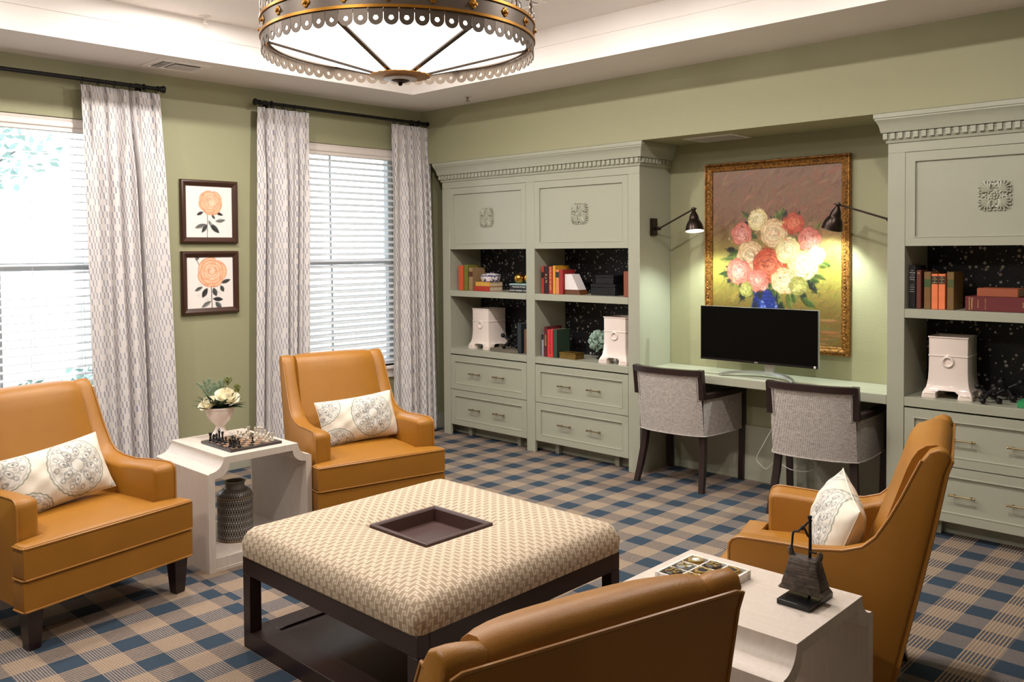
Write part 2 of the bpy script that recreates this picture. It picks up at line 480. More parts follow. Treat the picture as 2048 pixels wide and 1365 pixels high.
def fret_fabric():
    """woven fret: interlocking I and H bars, cream line on taupe ground"""
    m, t, b = base_mat('fret_weave_fabric'); s = t.sep(t.n('ShaderNodeUVMap').outputs[0])
    P = .048
    u = t.m('FRACT', t.m('DIVIDE', s[0], P)); v = t.m('FRACT', t.m('DIVIDE', s[1], P))
    def rect(cu, cv, hw, hh):
        du = t.m('PINGPONG', t.m('ADD', t.m('SUBTRACT', u, cu / 8.0), 2.0), .5)
        dv = t.m('PINGPONG', t.m('ADD', t.m('SUBTRACT', v, cv / 8.0), 2.0), .5)
        return t.m('MULTIPLY', t.m('LESS_THAN', du, (hw + .12) / 8.0), t.m('LESS_THAN', dv, (hh + .12) / 8.0))
    R = []
    for ox, oy in ((0, 0), (4, 4)):
        for cu, cv, hw, hh in ((.5, 3.5, .5, 3.5), (1.5, 6.5, 1.5, .5), (2.5, 5.75, .5, 1.25), (-.5, .5, 1.5, .5), (-1.5, 1.25, .5, 1.25)): R.append(rect(cu + ox, cv + oy, hw, hh))
    k = R[0]
    for r in R[1:]: k = t.m('MAXIMUM', k, r)
    fine = t.noise(t.coords(), 600, 2)
    ground = t.mix(fine, lin((150, 131, 110)), lin((164, 145, 123)))
    line = t.mix(fine, lin((190, 174, 152)), lin((203, 187, 165)))
    t.put(b.inputs['Base Color'], t.mix(k, ground, line)); b.inputs['Roughness'].default_value = .8
    b.inputs['Specular IOR Level'].default_value = .2
    t.put(b.inputs['Normal'], t.bump(t.m('ADD', k, t.m('MULTIPLY', fine, .4)), .3, .002))
    return m
M_FRET = fret_fabric()

def tweed():
    m, t, b = base_mat('grey_woven_upholstery'); co = t.coords(); s = t.sep(co)
    a = t.m('ADD', s[0], s[1])
    w1 = t.m('GREATER_THAN', t.m('SINE', t.m('MULTIPLY', a, 2 * PI / .012)), .1)
    w2 = t.m('GREATER_THAN', t.m('SINE', t.m('MULTIPLY', s[2], 2 * PI / .007)), 0.0)
    n1 = t.noise(stretched(t, co, (40, 40, 400)), 1.0, 2); n2 = t.noise(stretched(t, co, (420, 420, 40)), 1.0, 2)
    v = t.m('ADD', t.m('MULTIPLY', n1, .6), t.m('MULTIPLY', n2, .4))
    c = t.mix(t.m('MULTIPLY_ADD', v, 3.0, -1.0), lin((118, 108, 102)), lin((206, 196, 188)))
    c = t.mix(t.m('MULTIPLY', w1, .28), c, lin((226, 218, 212)))
    c = t.mix(t.m('MULTIPLY', w2, .15), c, lin((96, 90, 88)))
    t.put(b.inputs['Base Color'], c); b.inputs['Roughness'].default_value = .85
    b.inputs['Specular IOR Level'].default_value = .2
    t.put(b.inputs['Normal'], t.bump(v, .4, .002))
    return m
M_TWEED = tweed()

def dotted_paper():
    m, t, b = base_mat('black_floral_paper'); co = t.coords()
    vo = t.n('ShaderNodeTexVoronoi', feature='F1'); t.put(vo.inputs['Vector'], stretched(t, co, (1, .001, 1))); vo.inputs['Scale'].default_value = 38
    sp = t.sep(vo.outputs['Color'])
    hit = t.m('MULTIPLY', t.m('LESS_THAN', vo.outputs['Distance'], t.m('MULTIPLY_ADD', sp[1], .18, .16)), t.m('GREATER_THAN', sp[0], .25))
    vo2 = t.n('ShaderNodeTexVoronoi', feature='F1'); t.put(vo2.inputs['Vector'], stretched(t, co, (1, .001, 1))); vo2.inputs['Scale'].default_value = 60
    sp2 = t.sep(vo2.outputs['Color'])
    hit2 = t.m('MULTIPLY', t.m('LESS_THAN', vo2.outputs['Distance'], .15), t.m('GREATER_THAN', sp2[0], .4))
    fl = t.ramp(sp[2], [(0, lin((178, 178, 186))), (.45, lin((192, 190, 176))), (.7, lin((182, 150, 148))), (1, lin((150, 158, 130)))])
    c = t.mix(t.m('MULTIPLY', hit2, .8), lin((13, 13, 16)), lin((92, 92, 84)))
    c = t.mix(t.m('MULTIPLY', hit, .85), c, fl)
    t.put(b.inputs['Base Color'], c); b.inputs['Roughness'].default_value = .6
    return m
M_PAPER = dotted_paper()

def limed_oak():
    m, t, b = base_mat('white_limed_wood'); co = t.coords()
    n = t.noise(stretched(t, co, (3, 60, 3)), 2.0, 4); n2 = t.noise(stretched(t, co, (30, 30, 2.5)), 3.0, 4)
    c = t.mix(t.m('MULTIPLY_ADD', t.m('ADD', n, n2), 1.4, -.9), lin((192, 178, 166)), lin((204, 191, 180)))
    t.put(b.inputs['Base Color'], c); b.inputs['Roughness'].default_value = .45
    t.put(b.inputs['Normal'], t.bump(n2, .06, .001))
    return m
M_OAK = limed_oak()

def marble():
    m, t, b = base_mat('white_marble'); co = t.coords()
    n = t.noise(co, 7, 6); d = t.m('ABSOLUTE', t.m('SUBTRACT', n, .5))
    c = t.ramp(d, [(0, lin((176, 166, 160))), (.025, lin((226, 218, 210))), (1, lin((234, 226, 218)))])
    t.put(b.inputs['Base Color'], c); b.inputs['Roughness'].default_value = .3
    return m
M_MARBLE = marble()

def bell_metal():
    m, t, b = base_mat('weathered_bronze_bell'); co = t.coords()
    n = t.noise(stretched(t, co, (12, 12, 160)), 1.0, 4); n2 = t.noise(co, 60, 4)
    c = t.mix(t.m('MULTIPLY_ADD', t.m('ADD', n, n2), 1.6, -1.1), lin((44, 35, 29)), lin((96, 82, 72)))
    t.put(b.inputs['Base Color'], c); b.inputs['Roughness'].default_value = .62; b.inputs['Metallic'].default_value = .25
    t.put(b.inputs['Normal'], t.bump(t.m('ADD', n, n2), .7, .004))
    return m
M_BELL = bell_metal()

def jar_glaze():
    m, t, b = base_mat('black_lattice_glaze'); uv = t.sep(t.n('ShaderNodeUVMap').outputs[0])
    u, v = uv[0], uv[1]     # metres round the body and up it
    RH = .038; rows = t.m('FRACT', t.m('DIVIDE', v, RH)); W = .0264
    uf = t.m('FRACT', t.m('DIVIDE', u, W))
    d1 = t.m('ABSOLUTE', t.m('SUBTRACT', t.m('PINGPONG', t.m('MULTIPLY', uf, 2.0), 1.0), t.m('PINGPONG', t.m('MULTIPLY', t.m('DIVIDE', v, RH), 1.0), 1.0)))
    diag = t.m('LESS_THAN', d1, .085)
    d2 = t.m('ABSOLUTE', t.m('SUBTRACT', t.m('PINGPONG', t.m('ADD', t.m('MULTIPLY', uf, 2.0), 1.0), 1.0), t.m('PINGPONG', t.m('DIVIDE', v, RH), 1.0)))
    diag2 = t.m('LESS_THAN', d2, .085)
    hor = t.m('GREATER_THAN', t.m('ABSOLUTE', t.m('SUBTRACT', rows, .5)), .465)
    k = t.m('MAXIMUM', t.m('MAXIMUM', diag, diag2), hor)
    n = t.noise(t.coords(), 40, 3)
    k = t.m('MULTIPLY', k, t.m('MULTIPLY_ADD', n, .6, .45))
    t.put(b.inputs['Base Color'], t.mix(k, lin((28, 24, 22)), lin((190, 182, 172)))); b.inputs['Roughness'].default_value = .35
    return m
M_JAR = jar_glaze()
M_JARNECK = mat('grey_glazed_neck', (120, 114, 108), .35, var=.15, vscale=30)

# ------------------------------------------------------------------ room shell
WX, BY, CZ = -5.83, 5.42, 2.81          # left wall, niche back wall, lower ceiling
RX, FY = 1.6, -2.2
TX0, TX1, TY0, TY1, TZ = -5.22, 0.95, -1.5, 4.37, 3.07
SF, SZ = 4.97, 2.352                    # bulkhead face and underside
CF = 5.032                              # cabinet face

bm = BM(); add_box(bm, WX - .2, RX + .1, FY - .1, BY + .1, -.12, 0); struct(obj('floor', bm, M_CARPET, smooth=False))

def make_ceiling():
    bm = BM()
    def quad(*p): bm.faces.new([bm.verts.new(q) for q in p])
    xs = [WX - .1, TX0, TX1, RX + .1]; ys = [FY - .1, TY0, TY1, BY + .1]
    for i in range(3):
        for j in range(3):
            if i == 1 and j == 1: continue
            quad((xs[i], ys[j], CZ), (xs[i], ys[j + 1], CZ), (xs[i + 1], ys[j + 1], CZ), (xs[i + 1], ys[j], CZ))
    z1, s = 2.955, .006
    R0 = [(TX0, TY0), (TX1, TY0), (TX1, TY1), (TX0, TY1)]; R1 = [(TX0 + s, TY0 + s), (TX1 - s, TY0 + s), (TX1 - s, TY1 - s), (TX0 + s, TY1 - s)]
    for k in range(4):
        a, b_ = R0[k], R0[(k + 1) % 4]; c, d = R1[k], R1[(k + 1) % 4]
        quad((*a, CZ), (*b_, CZ), (*b_, z1), (*a, z1)); quad((*a, z1), (*b_, z1), (*d, z1), (*c, z1)); quad((*c, z1), (*d, z1), (*d, TZ), (*c, TZ))
    quad(*[(x, y, TZ) for x, y in R1])
    # upper skin, so the ceiling has a body
    quad(*[(x, y, TZ + .12) for x, y in ((WX - .2, FY - .1), (RX + .1, FY - .1), (RX + .1, BY + .1), (WX - .2, BY + .1))])
    return struct(obj('ceiling', bm, M_CEIL, smooth=False, recalc=False))
make_ceiling()

W1 = (1.06, 2.28); W2 = (3.50, 4.72); WZ = (.62, 2.455)
bm = BM()
yb = [FY - .1, W1[0], W1[1], W2[0], W2[1], BY + .1]
for a, b_ in ((0, 1), (2, 3), (4, 5)): add_box(bm, WX - .2, WX, yb[a], yb[b_], 0, CZ + .02)
for w in (W1, W2):
    add_box(bm, WX - .2, WX, w[0], w[1], 0, WZ[0]); add_box(bm, WX - .2, WX, w[0], w[1], WZ[1], CZ + .02)
struct(obj('wall_left', bm, M_WALL, smooth=False))
bm = BM(); add_box(bm, WX, RX + .1, BY, BY + .1, 0, CZ + .02); struct(obj('wall_back', bm, M_WALL, smooth=False))
bm = BM(); add_box(bm, WX, RX, SF, BY, SZ, CZ + .02); struct(obj('wall_bulkhead', bm, M_WALL, smooth=False))
bm = BM(); add_box(bm, RX, RX + .1, FY, BY, 0, CZ + .02); struct(obj('wall_right', bm, M_FAR, smooth=False))
bm = BM(); add_box(bm, WX, RX + .1, FY - .1, FY, 0, CZ + .02); struct(obj('wall_front', bm, M_FAR, smooth=False))

def baseboard(name, x0, x1, y0, y1, h=.13):
    bm = BM(); add_box(bm, x0, x1, y0, y1, 0, h, .004, 1); struct(obj(name, bm, M_CAB))
baseboard('baseboard_left', WX, WX + .018, FY, BY)
baseboard('baseboard_corner', WX + .018, -5.632, BY - .018, BY)
baseboard('baseboard_back', -3.553, -1.852, BY - .018, BY, .38)
baseboard('baseboard_right', RX - .018, RX, FY, BY)

# ------------------------------------------------------------------ windows
def make_window(n, w):
    y0, y1 = w; z0, z1 = WZ; xm = WX - .135
    r = thing('window_%d' % n, '', ''); del r['label']; del r['category']; r['kind'] = 'structure'
    bm = BM()
    for a, b_, c, d in ((y0, y0 + .05, z0, z1), (y1 - .05, y1, z0, z1), (y0 + .05, y1 - .05, z1 - .05, z1), (y0 + .05, y1 - .05, z0, z0 + .05)):
        add_box(bm, xm - .04, xm + .04, a, b_, c, d, .004, 1)
    obj('window_frame', bm, M_SASH, r)
    bm = BM(); add_box(bm, xm - .025, xm + .03, y0 + .05, y1 - .05, 1.485, 1.535, .004, 1); obj('meeting_rail', bm, M_SASH, r)
    ym = (y0 + y1) / 2
    for za, zb, k in ((z0 + .05, 1.485, .0), (1.535, z1 - .05, .012)):
        bm = BM(); add_box(bm, xm - .012 - k, xm + .012 - k, ym - .008, ym + .008, za, zb, .003, 1); obj('muntin', bm, M_SASH, r)
        for a, b_ in ((y0 + .05, ym - .011), (ym + .011, y1 - .05)):
            bm = BM(); add_box(bm, xm - .003 - k, xm + .003 - k, a, b_, za, zb); obj('pane', bm, M_GLASS, r, smooth=False)
    bm = BM(); add_box(bm, WX - .095, WX + .035, y0 - .03, y1 + .03, z0 - .028, z0, .006, 2); obj('sill', bm, M_TRIM, r)
    bm = BM(); add_box(bm, WX, WX + .014, y0 - .01, y1 + .01, z0 - .1, z0 - .028, .004, 1); obj('apron', bm, M_TRIM, r)
    return r
make_window(1, W1); make_window(2, W2)

def make_blind(w, label, tilt):
    y0, y1 = w[0] + .008, w[1] - .008; ym = (y0 + y1) / 2
    t = thing('window_blind', label, 'blind', (WX - .06, ym, WZ[1]), 0, 'slatted window blinds')
    hw = (y1 - y0) / 2
    prof = [(.0, 0), (.046, 0), (.054, -.012), (.050, -.024), (.056, -.034), (.056, -.058), (.048, -.066), (.050, -.088), (.040, -.09), (0, -.09)]
    bm = BM(); add_prism(bm, prof, lambda a, b_, d: (a, d, b_), -hw - .0, hw + .0); obj('valance', bm, M_TRIM, t)
    bm = BM()
    w_, th = .025, .0014
    loops = []
    for y in (-hw + .012, hw - .012):
        lp = []
        for k in range(7):
            s = -1 + 2 * k / 6; lp.append((s * w_, y, .0035 * (1 - s * s) + th))
        for k in range(7):
            s = 1 - 2 * k / 6; lp.append((s * w_, y, .0035 * (1 - s * s) - th))
        loops.append(lp)
    loft(bm, loops, True)
    s0 = obj('slat', bm, M_SLAT, t); first = True
    z = -.125; zb = -(WZ[1] - WZ[0]) + .035
    n = int((z - zb) / .0505)
    for i in range(n + 1):
        s = s0 if first else s0.copy()
        if not first: COL.objects.link(s)
        first = False
        s.location = (0, 0, z - i * .0505); s.rotation_euler = (0, tilt, 0)
    bm = BM(); add_box(bm, -.026, .026, -hw + .012, hw - .012, zb - .028, zb - .01, .004, 1); obj('bottom_rail', bm, M_SLAT, t)
    for y in (-hw + .14, 0.16, hw - .14):
        bm = BM()
        for x in (-.026, .026): add_tube(bm, [(x, y, -.09), (x, y, zb - .02)], .0012, 4)
        obj('ladder_cord', bm, M_SLAT, t)
    return t
make_blind(W1, 'white slatted blind in the window behind the near left armchair, beside one curtain panel', math.radians(12))
make_blind(W2, 'white slatted blind in the window framed by two curtain panels near the corner', math.radians(26))

# ------------------------------------------------------------------ curtains
def make_curtain(label, yt, yb_, pleats, seed, folds, amp_t=.018):
    rnd = random.Random(seed)
    yt0, yt1 = yt; yb0, yb1 = yb_; zt, zb = 2.662, .02
    t = thing('curtain', label, 'curtain', (-5.735, (yt0 + yt1) / 2, 0), 0, 'printed curtain panels')
    NS, NZ = pleats * 40 + 1, 64
    yc = (yt0 + yt1) / 2
    ph = [rnd.uniform(-.45, .45) for _ in range(pleats + 1)]; am = [rnd.uniform(.55, 1.25) for _ in range(pleats + 1)]
    wob = [rnd.uniform(-.12, .12) for _ in range(pleats + 1)]
    bm = BM(); uvl = bm.loops.layers.uv.new('UVMap'); V = []; UV = {}
    for j in range(NZ):
        zf = (j / (NZ - 1)) ** 1.0; z = zt + (zb - zt) * zf
        h = zt - z
        row = []
        for i in range(NS):
            s = i / (NS - 1); k = s * pleats; ki = min(int(k), pleats - 1); kf = k - ki
            g = min(1, max(0, (h - .09) / .55)); g = g * g * (3 - 2 * g)
            # bottom: folds, top: pinch pleats
            pin = max(0, 1 - abs(kf - .5) / .16)
            pinch = pin * (.5 + .5 * abs(math.sin((kf - .5) * 45)))
            x = .010 * math.sin(2 * PI * (s * 2.3 + ph[0])) * g + .006 * math.sin(2 * PI * (s * 5.1 + ph[1]) + h * .6) * g
            for c_, dep, w_ in folds:
                cc = c_ + .012 * math.sin(h * 1.3 + c_ * 9); x -= dep * math.exp(-((s - cc) / w_) ** 2) * (.35 + .65 * g)
                x += dep * .32 * (math.exp(-((s - cc - w_ * 2.0) / (w_ * 1.3)) ** 2) + math.exp(-((s - cc + w_ * 2.0) / (w_ * 1.3)) ** 2)) * g
            x += (amp_t * 1.7 * pinch - amp_t * .5) * (1 - g)
            yy0 = yt0 + (yb0 - yt0) * (zf ** .8); yy1 = yt1 + (yb1 - yt1) * (zf ** .8)
            # pinch the cloth sideways just under the heading
            dip = math.exp(-((h - .105) / .05) ** 2) * .6 + (1 - g) * .15
            sk = (ki + .5 + (kf - .5) * (1 - dip * max(0, 1 - abs(kf - .5) / .3) * .7)) / pleats
            y = yy0 + (yy1 - yy0) * (sk + wob[ki] * .06 * zf * math.sin(PI * kf))
            v = bm.verts.new((x, y - yc, z)); row.append(v)
        V.append(row)
    ref = V[NZ // 2]; U = [0.0]
    for a, b_ in zip(ref, ref[1:]): U.append(U[-1] + (b_.co - a.co).length)
    for row in V:
        for q, v in enumerate(row): UV[v] = (U[q], zt - v.co.z)
    for j in range(NZ - 1):
        for i in range(NS - 1):
            f = bm.faces.new((V[j][i], V[j + 1][i], V[j + 1][i + 1], V[j][i + 1]))
            for lp in f.loops: lp[uvl].uv = UV[lp.vert]
    c = obj('cloth', bm, M_CURTAIN, t, angle=80)
    sol = c.modifiers.new('thickness', 'SOLIDIFY'); sol.thickness = .003; sol.offset = 0
    for k in range(pleats):
        y = yt0 + (yt1 - yt0) * (k + .5) / pleats - yc
        bm = BM(); add_tube(bm, [(-.004, y, zt - .03), (-.006, y, zt + .004), (-.002, y, zt + .012)], .0022, 6)
        obj('hook', bm, M_BLACKMET, t)
    return t
make_curtain('printed curtain panel hanging between the rose pictures and the near left window', (2.095, 2.60), (2.14, 2.69), 5, 3, ((.13, .010, .05), (.29, .034, .030), (.45, .042, .028), (.625, .105, .020), (.83, .010, .05)))
make_curtain('printed curtain panel hanging behind the middle armchair, right of the rose pictures', (3.33, 3.77), (3.27, 3.72), 5, 11, ((.16, .100, .022), (.40, .012, .05), (.60, .050, .03), (.80, .060, .022)))
make_curtain('printed curtain panel hanging in the room corner beside the bookcase', (4.575, 4.985), (4.56, 5.06), 5, 23, ((.20, .014, .05), (.40, .055, .028), (.58, .040, .028), (.74, .055, .022), (.88, .04, .02)))

def make_rod(label, y0, y1, ends, rings):
    z, x = 2.694, -5.735
    t = thing('curtain_rod', label, 'curtain rod', (x, (y0 + y1) / 2, z), 0, 'black curtain rods'); yc = (y0 + y1) / 2
    bm = BM(); add_tube(bm, [(0, y0 - yc, 0), (0, y1 - yc, 0)], .0135, 14); obj('rod', bm, M_BLACKMET, t)
    R90 = Matrix.Rotation(-PI / 2, 3, 'X')
    for s, ye in ((1, y1), (-1, y0)):
        if s not in ends: continue
        bm = BM(); M = Matrix.Rotation(-s * PI / 2, 3, 'X')
        add_lathe(bm, [(.013, -.03), (.019, -.028), (.019, -.02), (.014, -.016), (.02, -.004), (.024, .008), (.026, .016), (.022, .022)], 18, (0, ye - yc, 0), M)
        obj('finial', bm, M_BLACKMET, t)
    for y in rings:
        bm = BM(); add_tube(bm, [(.019 * math.cos(a), y - yc + .002 * math.sin(a), -.008 + .022 * math.sin(a)) for a in [2 * PI * k / 18 for k in range(18)]], .0024, 6, closed=True)
        obj('ring', bm, M_BLACKMET, t)
    for y in ((y0 + .12, y1 - .12) if len(ends) == 2 else (y1 - .12, y0 + .2)):
        bm = BM(); add_box(bm, -.094, -.084, y - yc - .02, y - yc + .02, -.035, .035, .003, 1)
        add_tube(bm, [(-.088, y - yc, 0), (-.018, y - yc, -.002)], .007, 8)
        add_tube(bm, [(.017 * math.cos(a), y - yc, .017 * math.sin(a)) for a in [2 * PI * k / 16 for k in range(16)]], .006, 6, closed=True)
        obj('bracket', bm, M_BLACKMET, t)
    return t
make_rod('black curtain rod over the near left window, cut by the picture edge', .8, 2.61, (1,), [2.10 + .1 * k for k in range(5)] + [2.575])
make_rod('black curtain rod spanning the window near the room corner', 3.32, 4.98, (-1, 1), [3.35 + .095 * k for k in range(5)] + [4.595 + .085 * k for k in range(5)])

# ------------------------------------------------------------------ rose pictures
def rose_canvas(which):
    rnd = random.Random(20 + which); cv = Canvas(150, 156, (234, 222, 216))
    L, Md, D = (246, 204, 176), (240, 176, 138), (206, 116, 78); ink, grey = (42, 42, 42), (150, 148, 144)
    for x, y, r in ((.3, .55, .09), (.68, .7, .1), (.45, .84, .1), (.25, .75, .07)): cv.blob(x, y, r, r * .6, .5, (206, 204, 196), .6, .8)
    if which == 0:
        cv.line(.46, .56, .45, .99, .010, (50, 46, 46))
        for x, y, l, w, a, c in ((.38, .5, .17, .035, 2.7, ink), (.62, .5, .2, .035, .35, ink), (.55, .55, .12, .03, .9, (70, 70, 68)), (.62, .68, .24, .045, -.12, (120, 120, 116)),
                                 (.45, .74, .28, .05, 2.85, (110, 108, 106)), (.46, .74, .22, .045, 2.2, (60, 60, 58)), (.5, .72, .3, .06, .75, (48, 48, 48)), (.48, .66, .14, .04, 1.0, (140, 140, 134))):
            cv.leaf(x, y, l, w, a, c, (20, 20, 20))
        paint_rose(cv, .52, .32, .27, L, Md, D, rnd, (200, 112, 76))
    else:
        cv.line(.26, .15, .22, .05, .008, (60, 58, 56)); cv.leaf(.2, .08, .14, .05, -1.2, (110, 108, 106), (40, 40, 40))
        cv.line(.52, .6, .53, .99, .012, (46, 44, 44))
        for x, y, l, w, a, c in ((.34, .58, .2, .04, 2.7, (90, 90, 86)), (.72, .52, .24, .045, -.3, (60, 60, 58)), (.72, .56, .16, .05, 1.1, (64, 64, 62)), (.44, .6, .24, .06, 2.1, (46, 46, 46)),
                                 (.56, .6, .2, .06, 1.2, (70, 70, 68)), (.52, .86, .26, .05, 2.6, (120, 118, 114)), (.54, .82, .24, .05, .1, ink), (.6, .88, .2, .06, .8, (90, 90, 88))):
            cv.leaf(x, y, l, w, a, c, (20, 20, 20))
        paint_rose(cv, .54, .31, .32, L, (240, 186, 148), D, rnd, (196, 116, 80))
    return cv

M_PRINT = color_mat('rose_print', .5)
M_WALNUT = mat('dark_walnut_frame', (62, 36, 24), .3, var=.2, vscale=14, bump=.04, bscale=80, spec=.6)
def make_rose_picture(z0, z1, which, label):
    y0, y1 = 2.763, 3.195; W, H = y1 - y0, z1 - z0
    t = thing('framed_rose_print', label, 'picture', (WX, (y0 + y1) / 2, (z0 + z1) / 2), PI / 2, 'rose prints on the window wall')
    prof = [(0, 0), (0, -.022), (.006, -.03), (.016, -.032), (.03, -.024), (.042, -.016), (.042, 0)]
    loops = []
    for sx, sz in ((-1, -1), (1, -1), (1, 1), (-1, 1)):
        loops.append([(sx * (W / 2 - p), d, sz * (H / 2 - p)) for p, d in prof])
    bm = BM(); loft(bm, loops, True, wrap=True); obj('frame', bm, M_WALNUT, t, angle=30)
    box('backing', -W / 2 + .03, W / 2 - .03, -.008, 0, -H / 2 + .03, H / 2 - .03, M_TRIM, t)
    print_panel('print', W - .082, .0105, H - .082, rose_canvas(which), M_PRINT, t)
    return t
make_rose_picture(1.66, 2.108, 0, 'upper framed print of a single peach rose with grey leaves')
make_rose_picture(1.157, 1.604, 1, 'lower framed print of a larger peach rose with a small bud')

# ------------------------------------------------------------------ built-in bookcases
def frame_panel(bm, x0, x1, z0, z1, y, depth=.02, rail=.045, step=.009, back=.01):
    """door or drawer front with a recessed flat panel and a small inner bead, front at y (faces -Y)"""
    def ring(ix, yy): return [(x0 + ix, yy, z0 + ix), (x1 - ix, yy, z0 + ix), (x1 - ix, yy, z1 - ix), (x0 + ix, yy, z1 - ix)]
    loops = [ring(0, y + depth), ring(0, y), ring(rail, y), ring(rail + .002, y - .002), ring(rail + step - .002, y - .002), ring(rail + step, y + back)]
    loft(bm, loops, True, True, True)

def rosette_bm(s):
    bm = BM()
    def tube(p, r): add_tube(bm, [(a, -abs(c), b_) for a, b_, c in p], r, 5)
    add_box(bm, -s * .8, s * .8, -.001, .004, -s * .8, s * .8)
    add_lathe(bm, [(.0, .011), (.006, .010), (.009, .005), (.009, 0)][::-1], 10, (0, 0, 0), Matrix.Rotation(PI / 2, 3, 'X'))
    for k in range(8):
        a = k * PI / 4; c = Vector((math.cos(a), 0, math.sin(a))) * .016
        add_lathe(bm, [(.0075, 0), (.007, .004), (.004, .007), (.0005, .008)], 7, c, Matrix.Rotation(PI / 2, 3, 'X'))
    for q in range(4):
        a0 = q * PI / 2
        # scroll pair on each side
        for sg in (1, -1):
            pts = []
            for k in range(15):
                th = k / 14 * 2.2 * PI; r = s * (.26 - .19 * k / 14)
                u, w = s * .60 + r * math.cos(th + PI), sg * (s * .16 + r * math.sin(th))
                pts.append((u * math.cos(a0) - w * math.sin(a0), u * math.sin(a0) + w * math.cos(a0), .004))
            tube(pts, [.0058 - .003 * k / 14 for k in range(15)])
        # corner acanthus leaf
        a1 = a0 + PI / 4
        for k in range(-3, 4):
            a = a1 + k * .2; L = s * (1.28 - abs(k) * .09); st = s * .42
            tube([(st * math.cos(a1), st * math.sin(a1), .004), ((st + L) / 2 * math.cos(a1 + k * .12), (st + L) / 2 * math.sin(a1 + k * .12), .008), (L * math.cos(a), L * math.sin(a), .003)], [.0035, .0075, .0025])
        for k in range(-2, 3):
            u, w = s * .97, k * s * .3
            add_lathe(bm, [(.0055, 0), (.005, .004), (.001, .006)], 6, (u * math.cos(a0) - w * math.sin(a0), 0, u * math.sin(a0) + w * math.cos(a0)), Matrix.Rotation(PI / 2, 3, 'X'))
    return bm

PULL = None
def make_pull(parent, x, y, z):
    global PULL
    if PULL is None:
        bm = BM(); R = Matrix.Rotation(PI / 2, 3, 'Y')
        add_tube(bm, [(-.062, -.03, 0), (.062, -.03, 0)], .0042, 10)
        for s in (-1, 1):
            add_tube(bm, [(s * .042, 0, 0), (s * .042, -.03, 0)], .0042, 8)
            add_lathe(bm, [(.0035, -.004), (.0068, -.002), (.0068, .002), (.0035, .004)], 10, (s * .05, -.03, 0), R)
            add_lathe(bm, [(.0035, -.005), (.007, -.003), (.0065, .003), (.002, .006)], 10, (s * .062, -.03, 0), R)
            add_lathe(bm, [(.0085, -.003), (.0085, .0)], 10, (s * .042, 0, 0), Matrix.Rotation(PI / 2, 3, 'X'))
        PULL = obj('handle', bm, M_BRASS, parent); o = PULL
    else:
        o = PULL.copy(); COL.objects.link(o); o.parent = parent
    o.location = (x, y, z)
    return o

